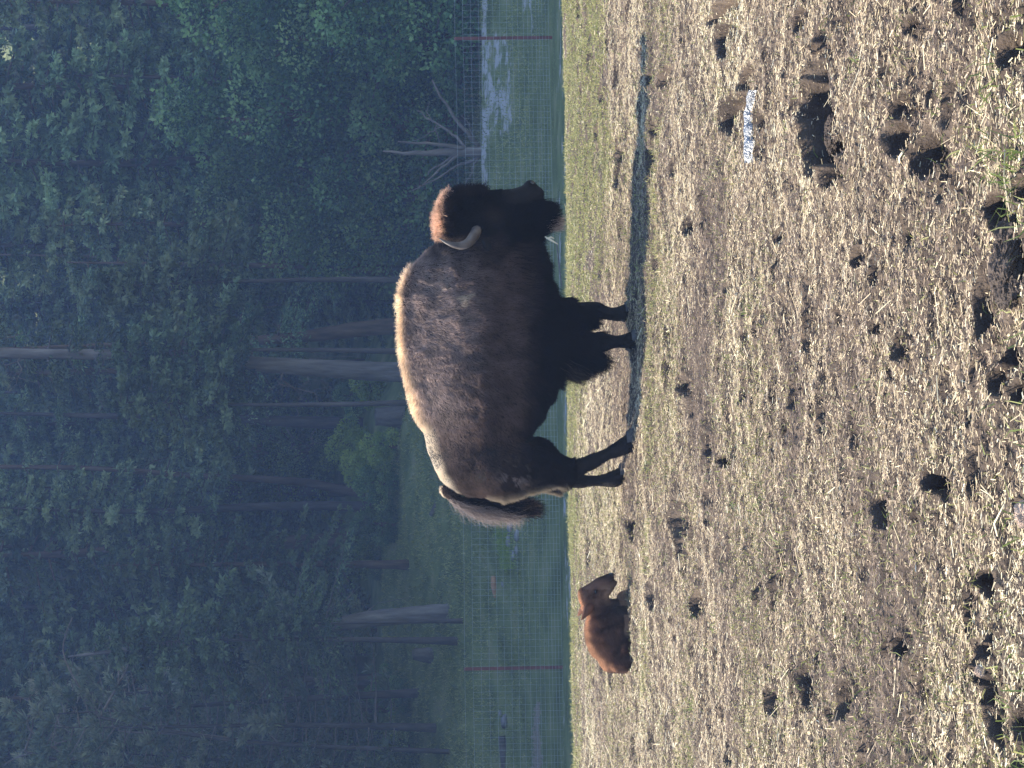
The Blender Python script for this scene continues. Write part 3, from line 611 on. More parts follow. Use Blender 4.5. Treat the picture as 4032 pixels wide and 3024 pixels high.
# trees whose trunks show
def hero_trunk(path, wpx, Y, bark, label, top=None, twigs=0, name='bare_trunk_tree', crown=True, seed=1, cw=1.8):
    "a tall trunk that follows photo pixels at depth Y, with some dead twigs and a thin high crown"
    pts = [P(a, b, Y) for a, b in path]; b0 = pts[0].copy(); b0[2] = min(b0[2], hz(b0[0], Y) - .2); pts[0] = b0
    tp = pts[-1] + (pts[-1] - pts[-2]) / np.linalg.norm(pts[-1] - pts[-2]) * (7 if crown else .3); pts.append(tp)
    root = np.array([b0[0], b0[1], hz(b0[0], Y)]); e = empty(name, tuple(root)); tag(e, label, 'tree')
    n = 26; C = resample(pts, n) - root; k = F / Y
    rad = np.interp(np.linspace(0, 1, n), np.linspace(0, 1, len(wpx) + 1), [w_ / 2 / k for w_ in wpx] + [.03 if crown else wpx[-1] / 2.5 / k]); rad[0] *= 1.4
    tube('trunk', C, rad, bark, 14, parent=e, rough=.16, seed=seed)
    T = Tubes(); r2 = np.random.default_rng(seed)
    for i in range(twigs):
        f = .25 + .7 * r2.random(); j = int(f * (n - 1)); az = r2.random() * 6.28; L = .5 + 1.3 * r2.random(); h = np.array([math.cos(az), math.sin(az) * .5, .0])
        q = [C[j] + h * L * t + np.array([0, 0, L * (.5 * r2.normal() * t - .3 * t * t)]) for t in np.linspace(0, 1, 5)]
        T.add(q, [.03, .024, .018, .012, .005], 4)
        for m in range(3):
            a = q[2 + m % 2]; T.add([a, a + h * .3 + r2.normal(0, .22, 3), a + h * .5 + r2.normal(0, .3, 3)], [.012, .008, .004], 3)
    if twigs: T.build('dead_branches', M_dead if bark is not M_barkb else bark, e)
    if crown:
        pos, dv, tn = [], [], []
        T2 = Tubes()
        for i in range(40):
            f = .55 + .45 * r2.random(); j = min(int(f * (n - 1)), n - 1); az = r2.random() * 6.28; L = cw * (1.4 - f) * (.6 + .8 * r2.random()); h = np.array([math.cos(az), math.sin(az), 0])
            q = np.linspace(0, 1, 5); B = np.array([C[j] + h * L * t + np.array([0, 0, -.25 * L * t]) for t in q]); T2.add(B, [.03 * (1 - t) + .005 for t in q], 4)
            m = 90; t = .3 + .7 * r2.random(m); p = np.stack([np.interp(t, q, B[:, c_]) for c_ in range(3)], 1); sd_ = np.cross(h, [0, 0, 1.0])
            off = r2.normal(0, .2 * L, m); p += sd_ * off[:, None]; p[:, 2] -= np.abs(r2.normal(0, .15, m)); pos.append(p); dv.append(h * .8 + r2.normal(0, .5, (m, 3)) - [0, 0, .3]); tn.append(np.clip(r2.normal(.5, .2, m), 0, 1))
        pos = np.concatenate(pos); T2.build('limbs', bark, e)
        leaves_mesh('crown', pos, np.concatenate(dv), .17 * (.6 + .8 * rng.random(len(pos))), .06 * np.ones(len(pos)), M_fir, np.concatenate(tn), e)
    return e
hero_trunk([(1610, 1475), (1500, 1462), (1300, 1452), (1100, 1440), (900, 1425), (600, 1400), (300, 1395), (30, 1392), (-500, 1385)], [84, 76, 72, 62, 52, 46, 42, 40, 34], 58, M_barkp, 'tallest pale straight trunk rising behind the middle of the bison back', twigs=16, seed=3)
hero_trunk([(1600, 1272), (1500, 1288), (1350, 1305), (1200, 1325), (1000, 1340), (700, 1350)], [76, 66, 58, 46, 36, 26], 64, M_barkb, 'brown leaning trunk behind the bison hump, right of the tallest trunk', twigs=7, seed=4)
hero_trunk([(1400, 1672), (1300, 1665), (1150, 1660), (900, 1650), (500, 1640)], [56, 50, 44, 34, 24], 74, M_bark, 'dim grey trunk on the slope above the broad stump', twigs=8, seed=5)
hero_trunk([(1390, 1945), (1330, 1925), (1200, 1900), (1000, 1885), (700, 1870), (400, 1845), (0, 1838), (-300, 1836)], [46, 38, 34, 28, 24, 20, 17, 14], 74, M_barkb, 'curved thin trunk leaning over the bright shrubs left of the broad stump', twigs=7, seed=6)
hero_trunk([(1650, 2412), (1500, 2432), (1300, 2462), (1150, 2480)], [74, 66, 56, 44], 56.5, M_barkp, 'thick leaning trunk on the left slope above the calf', twigs=4, seed=7, cw=3.0)
hero_trunk([(1275, 2170), (1150, 2165), (900, 2158), (600, 2140), (200, 2130)], [50, 42, 36, 28, 20], 84, M_barkb, 'far dim trunk rooted above the eroded bank', twigs=8, seed=8)
hero_trunk([(1560, 1100), (1340, 1028), (1100, 1024), (800, 1018), (400, 1010)], [26, 20, 17, 14, 10], 76, M_dead, 'thin pale trunk right of the bison hump', twigs=5, seed=9)
hero_trunk([(1700, 1080), (1530, 1065), (1300, 1050), (1000, 1045)], [50, 44, 34, 22], 68, M_barkb, 'short dark trunk just above the bison shoulder hump', twigs=4, seed=10)
hero_trunk([(1600, 420), (1000, 425), (560, 425), (350, 424), (0, 424)], [30, 30, 28, 26, 20], 92, M_barkb, 'pinkish brown trunk in a gap of the upper right foliage', twigs=8, seed=11)
hero_trunk([(1400, 650), (800, 645), (170, 640), (0, 640)], [26, 22, 17, 14], 96, M_dead, 'thin pale trunk high above the dead tree', twigs=8, seed=12)
hero_trunk([(1400, 1590), (900, 1560), (500, 1548), (100, 1545)], [26, 22, 18, 12], 88, M_bark, 'dark thin trunk behind and left of the tallest trunk', twigs=8, seed=13)
hero_trunk([(1400, 95), (900, 100), (500, 105), (0, 108)], [36, 32, 28, 22], 90, M_bark, 'dark trunk near the right edge of the forest', twigs=8, seed=14)
# dead tree with spreading bare limbs on the bank
def dead_tree():
    Y = 58.0; b = P(1905, 597, Y); root = np.array([b[0], Y, hz(b[0], Y)])
    e = empty('dead_tree', tuple(root)); tag(e, 'bare dead tree with spreading pale limbs on the bank behind the fence', 'tree')
    k = F / Y
    def limb(name, pix, w, dy=0.0, n=12):
        q = [P(a, c, Y + dy * i / (len(pix) - 1)) - root for i, (a, c) in enumerate(pix)]
        q = resample(q, n) ; q[1:-1] += rng.normal(0, .02, (n - 2, 3)); tube(name, q, np.interp(np.linspace(0, 1, n), np.linspace(0, 1, len(w)), w) / 2 / k, M_dead, 7, parent=e, rough=.2, seed=len(pix))
    limb('trunk', [(1945, 597), (1895, 596), (1800, 600), (1697, 602), (1600, 600), (1507, 596)], [52, 44, 34, 24, 14, 7])
    limb('limb', [(1832, 586), (1750, 572), (1670, 564), (1567, 558)], [22, 16, 11, 5], -.5)
    limb('limb', [(1885, 575), (1860, 545), (1811, 496), (1751, 404), (1702, 317)], [18, 18, 14, 11, 7], -1.2)
    limb('limb', [(1830, 580), (1800, 545), (1757, 512), (1691, 469), (1643, 436)], [14, 13, 10, 7, 4], .8)
    limb('limb', [(1805, 610), (1762, 643), (1715, 680), (1670, 724), (1648, 735)], [13, 11, 9, 6, 4], -.6)
    limb('limb', [(1895, 615), (1840, 640), (1789, 659), (1713, 708), (1621, 751)], [14, 13, 10, 7, 4], .9)
    limb('limb', [(1880, 560), (1865, 545), (1849, 496), (1816, 453)], [8, 7, 5, 3], -1.0)
    limb('limb', [(1890, 620), (1870, 640), (1851, 697)], [8, 7, 5], -.8)
    limb('limb', [(1800, 605), (1745, 640), (1700, 668), (1680, 690)], [10, 9, 7, 4], .3)
    limb('twig', [(1740, 500), (1700, 520), (1660, 545), (1625, 560)], [5, 4, 3, 2], .3)
    limb('twig', [(1720, 490), (1715, 510), (1730, 560), (1725, 620)], [5, 4, 4, 3], .2)
    limb('twig', [(1680, 600), (1668, 620), (1672, 645)], [5, 4, 2], .2)
    limb('twig', [(1850, 700), (1838, 712), (1832, 735)], [4, 3, 2], -.4)
    limb('twig', [(1700, 470), (1680, 440), (1690, 400)], [4, 3, 2], .4)
dead_tree()
def branchy(label, Y, paths, seed):
    root = None
    for i, (pix, w) in enumerate(paths):
        q = [P(a, c, Y + .25 * (i % 3) * j) for j, (a, c) in enumerate(pix)]
        if root is None:
            q[0][2] = hz(q[0][0], q[0][1]) - .2; root = q[0].copy(); e = empty('bare_branched_tree', tuple(root)); tag(e, label, 'tree')
        q = resample([p - root for p in q], 12); rr = np.interp(np.linspace(0, 1, 12), np.linspace(0, 1, len(w)), w) / 2 / (F / Y)
        tube('trunk' if i == 0 else 'limb', q, rr, M_bark if i == 0 else M_dead, 6, parent=e, rough=.2, seed=seed + i)
        if i:
            T = Tubes(); r3 = np.random.default_rng(seed * 9 + i)
            for k in range(7):
                a = q[3 + k % 8]; d = q[-1] - q[0]; d = d / np.linalg.norm(d); b = a + (d * .7 + r3.normal(0, .45, 3)) * (.25 + .4 * r3.random()); T.add([a, (a + b) / 2 + r3.normal(0, .03, 3), b], [.016, .011, .004], 3)
            o = T.build('twigs', M_dead, e); o['kind'] = 'stuff'
branchy('leaning pale branched bare tree among the pines at the left', 56.5, [([(1490, 2965), (1100, 2930), (700, 2885), (382, 2822)], [22, 18, 14, 12]), ([(392, 2825), (466, 2694), (524, 2578), (563, 2468)], [12, 9, 7, 3]),
    ([(466, 2694), (463, 2597), (430, 2507)], [8, 6, 3]), ([(1100, 2932), (1003, 2798), (1068, 2694)], [10, 7, 3]), ([(700, 2888), (480, 2880), (470, 2843), (446, 2792)], [9, 7, 5, 3]), ([(900, 2905), (670, 2870), (686, 2811)], [9, 6, 3]), ([(385, 2822), (252, 2584), (285, 2429)], [10, 7, 3])], 5)
branchy('bare branched tree with forked pale top at the upper left edge', 58, [([(1500, 3060), (800, 3030), (300, 3000), (97, 2960)], [24, 18, 13, 9]), ([(97, 2960), (129, 2856), (120, 2790)], [9, 6, 3]), ([(120, 2965), (60, 2985), (19, 3012)], [7, 5, 3]),
    ([(300, 3000), (110, 2863), (168, 2746)], [11, 8, 3]), ([(330, 3002), (213, 2940), (278, 2908), (246, 2856)], [9, 7, 5, 3]), ([(800, 3030), (610, 2915), (667, 2869)], [10, 7, 3])], 25)
# forest mass
GR = 'trees of the forest behind the fence'
def third(x, y):
    u = x / y * F; rk = ', front rank' if y < 88 else (', middle rank' if y < 106 else ', hindmost rank')
    return ('far right' if u > 1100 else 'right' if u > 420 else 'far left' if u < -1100 else 'left' if u < -420 else 'middle') + rk
def fill(kind, n, y0, y1, smin, smax, text, u0=-1700, u1=1700, tilt=0.03, minsep=500):
    for i in range(n):
        y = y0 + (y1 - y0) * (i + rng.random()) / n; u = u0 + (u1 - u0) * ((i * .618 + rng.random() * .25) % 1); x = u / F * y
        s = smin + (smax - smin) * rng.random()
        place(kind, x, y, s, label=text % third(x, y), group=GR, tilt=(rng.normal(0, tilt), rng.normal(0, tilt)))
fill('full', 36, 76, 128, .75, 1.25, 'dense dark fir reaching low in the hazy forest, %s')
fill('mid', 26, 70, 130, .8, 1.2, 'brown barked fir with drooping boughs in the hazy forest, %s')
fill('high', 14, 72, 120, .8, 1.1, 'tall high crowned fir in the hazy forest, %s')
fill('broad', 16, 72, 118, .7, 1.3, 'rounded leafy tree in the hazy forest, %s')
fill('thin', 8, 70, 100, .8, 1.1, 'slim pale stemmed fir in the hazy forest, %s')
for i in range(26):   # unseen firs added left of the view to shade hollow and slope
    x = -12.5 - 1.6 * (i % 5) - rng.random(); y = 27.5 + 3.3 * (i // 5) * 1.6 + rng.random() * 3 + .45 * (-x - 12) * 1.6
    if abs(x) < .235 * y + 6.5: x = -(.235 * y + 6.7 + rng.random() * 3)
    place('mid' if i % 2 else 'high', x, y, 1.15 + .2 * rng.random(), label='unseen tall fir added left of the hollow to shade the slope', group=GR)
# foreground right: the big leafy tree and its neighbours behind the bank
for (xi, yi, Y, kind, s, lb) in [
        (1800, 160, 63, 'broad', 1.0, 'rounded leafy tree right behind the right fence post'), (1780, 480, 65, 'broad', 1.2, 'rounded leafy tree towering right behind the dead tree'),
        (1790, 760, 66, 'broad', 1.05, 'leafy tree between the dead tree and the bison crown'), (1800, -80, 62, 'broad', 1.3, 'leafy tree cut by the right edge of the view'),
        (1780, 330, 68, 'full', .95, 'dark fir standing behind the leafy trees on the right'), (1700, 900, 70, 'mid', .8, 'drooping fir above the bison head'),
        (1400, 1200, 72, 'full', .62, 'young fir rising right of the tallest trunk'), (1700, 30, 70, 'mid', .9, 'drooping fir at the right edge behind the leafy trees'),
        (1500, 2880, 58, 'pine', .95, 'pine with upswept pale boughs at the left edge of the slope'), (1420, 3040, 60, 'pine', .85, 'pine cut by the left edge of the view'),
        (1330, 2700, 66, 'pine', .95, 'pine with upswept pale boughs left of the thick leaning trunk'), (1300, 2560, 72, 'full', .8, 'dark fir behind the thick leaning trunk'),
        (1540, 2740, 60, 'pine', 1.0, 'leaning pine with bare pale limbs, nearest on the left slope'), (1500, 2960, 63, 'pine', 1.1, 'tall pine with pale limbs behind the curved fallen branch'),
        (1240, 2380, 74, 'young', 1.0, 'young fir right of the thick leaning trunk'),
        (1560, 1585, 55, 'small', 1.0, 'fir whose crown hangs over the left side of the tallest trunk'), (1560, 1385, 56, 'small', 1.05, 'fir crown between the tallest trunk and the brown leaning trunk'), (1560, 1120, 57, 'small', 1.15, 'fir crown above the bison shoulder'),
        (1480, 2220, 62, 'mid', .55, 'fir crown above the eroded bank'), (1380, 2000, 70, 'high', .7, 'fir crown above the curved thin trunk'), (1500, 2520, 55, 'small', 1.0, 'slim fir crown high in front of the thick leaning trunk'), (1500, 2455, 54.6, 'small', .64, 'short slim fir just in front of the thick leaning trunk'),
        (1700, 640, 72, 'high', 1.0, 'tall fir crown over the leafy trees on the right'), (1200, 2000, 84, 'full', .7, 'fir between the two curved far trunks'),
        (1150, 1750, 86, 'full', .75, 'fir above the bright shrubs on the slope'), (1250, 2850, 76, 'full', .9, 'fir behind the left pines')]:
    Yb = Y; p = P(xi, yi, Yb); place(kind, p[0], Yb, s, label=lb, group=None)
for (xi, yi, s, lb) in [(1700, 250, .8, 'shrub on the bank top right of the dead tree'), (1800, 80, .9, 'shrub behind the bank at the right edge'), (1450, 1560, .6, 'shrub between the tallest trunk and the broad stump'), (1500, 2200, .7, 'shrub low on the left slope under the eroded bank'),
                        (1560, 2060, .7, 'shrub on the slope behind the bison rump'), (1480, 2480, .6, 'shrub just behind the thick leaning trunk foot'), (1600, 2720, .6, 'shrub near the tall grey stump'), (1560, 1900, .65, 'dark shrub right above the bison loin'),
                        (1640, 2960, .7, 'low shrub by the curved fallen branch'), (1400, 1800, .8, 'shrub behind the bright shrubs')]:
    p = HP(xi, yi, 57 if yi < 1400 else 44.5); place('shrub', p[0], p[1], s, label=lb, cat='shrub')
for (xi, yi, s, lb) in [(1505, 1520, .7, 'sunlight-tinted yellow green bush right of the broad stump'), (1450, 1740, .9, 'brightest sunlight-tinted yellow green bush left of the broad stump'), (1400, 1790, .8, 'sunlight-tinted yellow green bush highest up the slope above the broad stump'), (1500, 1810, .8, 'sunlight-tinted yellow green bush in the middle of the bright patch'),
                        (1560, 1760, .7, 'sunlight-tinted yellow green bush lowest in the bright patch behind the bison loin'), (1470, 1880, .6, 'sunlight-tinted yellow green bush under the curved thin trunk'), (1310, 1960, .5, 'small sunlight-tinted bush by the foot of the curved trunk'), (1240, 2330, .5, 'sunlight-tinted bush beside the eroded bank'),
                        (1340, 2040, .45, 'small sunlight-tinted bush right of the eroded bank')]:
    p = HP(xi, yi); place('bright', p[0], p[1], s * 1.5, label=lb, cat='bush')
# grass clumps by the rocks behind the fence, sunlight painted into their colour
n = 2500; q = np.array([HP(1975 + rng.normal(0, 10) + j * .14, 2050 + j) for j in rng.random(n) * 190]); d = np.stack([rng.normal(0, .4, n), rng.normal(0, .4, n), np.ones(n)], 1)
o = ribbons('sunlit_tint_grass', q, d, .1 + .14 * rng.random(n), .018 * np.ones(n), M_sunlit_leaf, np.clip(rng.normal(.5, .3, n), 0, 1), curl=.4, taper=True)
tag(o, label='sunlight-tinted yellow green grass strip beside the rock slabs behind the fence', cat='grass', kind='stuff')

# ------------------------------------------------------------------ bodies: one smooth surface from blended volumes
def surface_nets(Fg, o, h):
    nx, ny, nz = Fg.shape; s = Fg < 0
    c = [(0, 0, 0), (1, 0, 0), (0, 1, 0), (1, 1, 0), (0, 0, 1), (1, 0, 1), (0, 1, 1), (1, 1, 1)]
    sub = lambda A, k: A[k[0]:nx - 1 + k[0], k[1]:ny - 1 + k[1], k[2]:nz - 1 + k[2]]
    cnt = sum(sub(s, k).astype(int) for k in c); act = (cnt > 0) & (cnt < 8)
    I = np.argwhere(act); idx = -np.ones(act.shape, int); idx[tuple(I.T)] = np.arange(len(I))
    vals = [Fg[I[:, 0] + k[0], I[:, 1] + k[1], I[:, 2] + k[2]] for k in c]
    acc = np.zeros((len(I), 3)); w_ = np.zeros(len(I))
    for a in range(8):
        for b in range(a + 1, 8):
            df = np.array(c[b]) - np.array(c[a])
            if np.abs(df).sum() != 1: continue
            va, vb = vals[a], vals[b]; cr = (va < 0) != (vb < 0); t = np.where(cr, va / np.where(va - vb == 0, 1, va - vb), 0)
            acc += cr[:, None] * (np.array(c[a]) + t[:, None] * df); w_ += cr
    V = (I + acc / w_[:, None]) * h + o
    Q = []
    for ax in range(3):
        sl0 = [slice(1, -1)] * 3; sl0[ax] = slice(0, -1); sl1 = [slice(1, -1)] * 3; sl1[ax] = slice(1, None)
        a = s[tuple(sl0)]; b = s[tuple(sl1)]; E = np.argwhere(a != b); ins = a[tuple(E.T)]
        E = E.copy()
        for k in range(3):
            if k != ax: E[:, k] += 1
        u, v = [(1, 2), (2, 0), (0, 1)][ax]
        def at(du, dv):
            J = E.copy(); J[:, u] -= du; J[:, v] -= dv; return idx[J[:, 0], J[:, 1], J[:, 2]]
        q = np.stack([at(1, 1), at(0, 1), at(0, 0), at(1, 0)], 1); q[~ins] = q[~ins][:, ::-1]; Q.append(q)
    return V, np.concatenate(Q)
class Field:
    def __init__(s, lo, hi, h):
        s.lo = np.array(lo, float); s.h = h; n = np.ceil((np.array(hi) - s.lo) / h).astype(int) + 1
        g = np.meshgrid(*[s.lo[i] + h * np.arange(n[i]) for i in range(3)], indexing='ij'); s.X, s.Y, s.Z = g; s.D = np.full(s.X.shape, 9.0)
    def union(s, d, k=.05):
        h_ = np.clip(.5 + .5 * (s.D - d) / k, 0, 1); s.D = s.D * (1 - h_) + d * h_ - k * h_ * (1 - h_)
    def seg(s, a, b, ra, rb, k=.05, ky=1.0):
        a = np.array(a, float); b = np.array(b, float); ab = b - a
        px, py, pz = s.X - a[0], s.Y - a[1], s.Z - a[2]; t = np.clip((px * ab[0] + py * ab[1] + pz * ab[2]) / (ab @ ab), 0, 1)
        d = np.sqrt((px - t * ab[0]) ** 2 + ((py - t * ab[1]) / ky) ** 2 + (pz - t * ab[2]) ** 2) - (ra + (rb - ra) * t); s.union(d, k)
    def chain(s, pts, rad, k=.05, ky=1.0):
        for i in range(len(pts) - 1): s.seg(pts[i], pts[i + 1], rad[i], rad[i + 1], k, ky)
    def ell(s, c, r, k=.05, pitch=0.0):
        px, py, pz = s.X - c[0], s.Y - c[1], s.Z - c[2]; c_, s_ = math.cos(pitch), math.sin(pitch); qx = px * c_ + pz * s_; qz = -px * s_ + pz * c_
        d = (np.sqrt((qx / r[0]) ** 2 + (py / r[1]) ** 2 + (qz / r[2]) ** 2) - 1) * min(r); s.union(d, k)
    def torso(s, xs, top, bot, wid, tap, k=.05, y0=0, pw=2.2):
        o = np.argsort(xs); xs = np.array(xs)[o]; f = lambda v: np.interp(s.X, xs, np.array(v)[o])
        tp, bt, wd, ta = f(top), f(bot), f(wid), f(tap); zc = (tp + bt) / 2; hz_ = (tp - bt) / 2; v = (s.Z - zc) / hz_
        wy = wd * (1 - ta * np.clip(v, 0, 1.1)); cap = np.maximum(0, np.maximum(xs[0] - s.X, s.X - xs[-1]))
        d = ((np.abs(v) ** pw + np.abs((s.Y - y0) / wy) ** pw) ** (1 / pw) - 1) * np.minimum(hz_, wy) ; d = np.sqrt(np.maximum(d, 0) ** 2 + cap ** 2) + np.minimum(d, 0); d = np.maximum(d, cap - 0.0 + np.where(cap > 0, 0, -9)); s.union(d, k)
    def mesh(s):
        for _ in range(1):
            A = s.D.copy()
            for ax in range(3): A = (np.roll(A, 1, ax) + 2 * A + np.roll(A, -1, ax)) / 4
            s.D = A
        return surface_nets(s.D, s.lo, s.h)
def sample_surface(V, Q, n):
    T = np.concatenate([Q[:, [0, 1, 2]], Q[:, [0, 2, 3]]]); a, b, c = V[T[:, 0]], V[T[:, 1]], V[T[:, 2]]
    nr = np.cross(b - a, c - a); ar = np.linalg.norm(nr, axis=1); nr = nr / (ar[:, None] + 1e-12)
    # smooth vertex normals
    VN = np.zeros_like(V)
    for j in range(3): np.add.at(VN, T[:, j], nr * ar[:, None])
    VN /= np.linalg.norm(VN, axis=1, keepdims=True) + 1e-12
    i = rng.choice(len(T), n, p=ar / ar.sum()); u = np.sqrt(rng.random((n, 1))); v = rng.random((n, 1))
    wa, wb, wc = 1 - u, u * (1 - v), u * v
    p = a[i] * wa + b[i] * wb + c[i] * wc; N = VN[T[i, 0]] * wa + VN[T[i, 1]] * wb + VN[T[i, 2]] * wc
    return p, N / np.linalg.norm(N, axis=1, keepdims=True)
def hair_obj(name, root, dirs, length, colr, parent, rad=.0011, grav=.3, curl=0.0, K=5, label=None):
    "real strands"
    n = len(root); cu = bpy.data.hair_curves.new(name); cu.add_curves([K] * n)
    t = np.linspace(0, 1, K)[None, :, None]; L = length[:, None, None]
    d = dirs / (np.linalg.norm(dirs, axis=1, keepdims=True) + 1e-9)
    pts = root[:, None, :] + d[:, None, :] * L * t + np.array([0, 0, -1.0]) * grav * L * t * t
    if curl:
        ph = rng.random((n, 1, 1)) * 6.28; ax1 = np.cross(d, rng.normal(size=(n, 3))); ax1 /= np.linalg.norm(ax1, axis=1, keepdims=True) + 1e-9; ax2 = np.cross(d, ax1)
        pts = pts + curl * L * t * (ax1[:, None] * np.sin(ph + t * 7) + ax2[:, None] * np.cos(ph + t * 7))
    cu.attributes['position'].data.foreach_set('vector', pts.astype(np.float32).ravel())
    ra = cu.attributes.get('radius') or cu.attributes.new('radius', 'FLOAT', 'POINT')
    rr = np.broadcast_to(rad * (1 - .75 * t[:, :, 0]), (n, K)).astype(np.float32); ra.data.foreach_set('value', rr.ravel())
    ca = cu.attributes.new('tint', 'FLOAT_COLOR', 'CURVE'); c4 = np.ones((n, 4), np.float32); c4[:, :3] = np.clip(colr, 0, 1); ca.data.foreach_set('color', c4.ravel())
    cu.materials.append(M_hair); o = bpy.data.objects.new(name, cu); COL.objects.link(o); o.parent = parent; o['kind'] = 'stuff'
    if label: o['label'] = label
    return o

BS = F / 11.4
def bx(y): return (1512 - y) / BS
def bzv(x): return (2498 - x) / BS
def B(x, y, lat=0.0): return (bx(y), lat, bzv(x))
def mixc(a, b, t): return a * (1 - t[:, None]) + b * t[:, None]
def bison():
    root = empty('bison', (0, 11.4, 0.0), 0); tag(root, 'adult dark brown bison cow standing in profile facing away from the calf', 'bison')
    f = Field((-1.05, -.48, -.06), (1.5, .48, 1.68), .0145)
    prof = [(1935, 1790, 1930, .12, 0), (1900, 1742, 2050, .20, .1), (1850, 1712, 2070, .25, .15), (1780, 1685, 2055, .27, .25), (1700, 1668, 2088, .32, .3), (1620, 1640, 2138, .355, .35),
            (1540, 1620, 2168, .365, .4), (1450, 1598, 2170, .36, .5), (1350, 1584, 2180, .34, .58), (1250, 1582, 2190, .33, .62), (1180, 1576, 2188, .31, .62), (1120, 1588, 2158, .28, .6), (1060, 1618, 2105, .25, .55), (1000, 1680, 2062, .22, .4), (940, 1745, 2035, .19, .3)]
    f.torso([bx(p[0]) for p in prof], [bzv(p[1]) for p in prof], [bzv(p[2]) for p in prof], [p[3] for p in prof], [p[4] for p in prof], k=.04)
    # shoulders and haunches stand out from the trunk
    for s in (-1, 1):
        f.ell(B(1990, 1270, s * .20), (.25, .12, .30), .08); f.ell(B(1930, 1800, s * .15), (.21, .12, .25), .08); f.ell(B(2060, 1420, s * .22), (.3, .12, .2), .1)
    # neck and head
    f.chain([B(1960, 1060), B(1950, 960), B(1900, 880)], [.30, .25, .20], .08, .8)
    f.ell(B(1850, 880, 0), (.155, .15, .185), .06, .2)
    f.chain([B(1890, 848), B(1980, 822), B(2055, 788), B(2092, 764)], [.135, .112, .080, .062], .04, .85)
    f.chain([B(1960, 890), B(2060, 845), B(2125, 808)], [.12, .075, .042], .04, .75)
    f.ell(B(1775, 860, 0), (.13, .11, .075), .05); f.ell(B(2082, 735, 0), (.045, .066, .040), .02); f.ell(B(2120, 760, 0), (.034, .058, .030), .015)
    # brow over the eye, forelegs, hind legs
    nf, ff, nh, fh = -.145, .135, -.15, .14
    f.chain([B(2120, 1300, nf), B(2240, 1350, nf), B(2330, 1345, nf), B(2368, 1340, nf), B(2440, 1337, nf), B(2470, 1334, nf), B(2494, 1330, nf)], [.15, .10, .056, .052, .034, .044, .050], .03)
    f.chain([B(2120, 1270, ff), B(2230, 1245, ff), B(2320, 1228, ff), B(2358, 1226, ff), B(2430, 1240, ff), B(2462, 1236, ff), B(2492, 1222, ff)], [.15, .10, .056, .054, .035, .044, .050], .03)
    f.chain([B(1960, 1830, nh), B(2090, 1815, nh), B(2190, 1845, nh), B(2235, 1850, nh), B(2330, 1808, nh), B(2420, 1765, nh), B(2450, 1752, nh), B(2478, 1728, nh)], [.20, .155, .092, .064, .040, .035, .044, .048], .035)
    f.chain([B(1960, 1870, fh), B(2080, 1860, fh), B(2160, 1905, fh), B(2200, 1915, fh), B(2300, 1912, fh), B(2410, 1910, fh), B(2440, 1905, fh), B(2476, 1880, fh)], [.18, .13, .066, .054, .037, .034, .044, .048], .035)
    f.chain([B(1752, 1935), B(1790, 1968), B(1860, 1985), B(1930, 1992)], [.035, .030, .022, .014], .02)
    V, Q = f.mesh()
    mesh_np('body', V, Q, M_skin_d, smooth=True, parent=root)
    # hooves: two toes each
    for (xi, yi, lat) in [(2494, 1330, nf), (2492, 1222, ff), (2480, 1724, nh), (2478, 1876, fh)]:
        c = np.array(B(xi, yi, lat)); e = empty('hoof', tuple(c)); e.parent = root
        for s in (-1, 1):
            pr = [(0.03, .040, .030), (0.0, .048, .033), (-.03, .054, .036)]; Vh = []; kk = 10
            for j, (z, rx, ry) in enumerate(pr):
                for q in range(kk):
                    a = 2 * math.pi * q / kk; Vh.append((rx * math.cos(a) * (1.25 if math.cos(a) > 0 else .8) + .014 * j, s * .026 + ry * .8 * math.sin(a), z))
            Fh = [(j * kk + q, j * kk + (q + 1) % kk, (j + 1) * kk + (q + 1) % kk, (j + 1) * kk + q) for j in range(2) for q in range(kk)]; Fh = [fc[::-1] for fc in Fh] + [tuple(range(kk)), tuple(range(2 * kk, 3 * kk))[::-1]]
            mesh_np('toe', Vh, Fh, M_hoof, parent=e, smooth=True)
        for s in (-1, 1): tube('dewclaw', [(-.055, s * .02, .055), (-.075, s * .022, .03)], [.014, .007], M_hoof, 6, parent=e)
    # horns
    for s in (-1, 1):
        pts = [B(1878, 895, s * .12), B(1862, 920, s * .20), B(1838, 952, s * .26), B(1805, 966, s * .285), B(1772, 962, s * .29), B(1745, 952, s * .285), B(1722, 938, s * .27)]
        tube('horn', resample(pts, 18), np.interp(np.linspace(0, 1, 18), [0, .25, .5, .75, 1], [.036, .033, .025, .013, .003]), M_horn, 12, parent=root, rough=.12, seed=3)
        # eye, nostril, ear
        ex = np.array(B(1945, 832, s * .105)); lump('eye', tuple(ex), (.022, .014, .018), M_dark, 1, parent=root)
        lump('nostril', B(2090, 722, s * .045), (.012, .014, .018), M_dark, 2, parent=root)
        tube('ear', resample([B(1890, 925, s * .13), B(1905, 960, s * .20), B(1915, 985, s * .24)], 8), [.02, .034, .04, .04, .035, .028, .016, .004], M_skin_d, 8, parent=root)
    # coat
    n = 330000; p, N = sample_surface(V, Q, n)
    xi = 1512 - p[:, 0] * BS; vi = 2498 - p[:, 2] * BS      # photo-like coordinates of each root: xi along the body (small = head), vi down
    rn = rng.random(n); up = N[:, 2]
    dark = np.array([.014, .010, .010]); black = np.array([.005, .004, .005]); brown = np.array([.15, .10, .085]); taupe = np.array([.40, .315, .285]); tan = np.array([.86, .66, .46]); cream = np.array([.80, .68, .52])
    head = 1 - sst(900, 1090, xi + .1 * (vi - 1900) + 60 * fbm2(xi * .02, vi * .02, 2, 6))
    leg = sst(2215, 2300, vi)
    top = sst(1960, 1660, vi + 60 * fbm2(xi * .01, vi * .01, 3, 3))     # lighter wool of the upper side
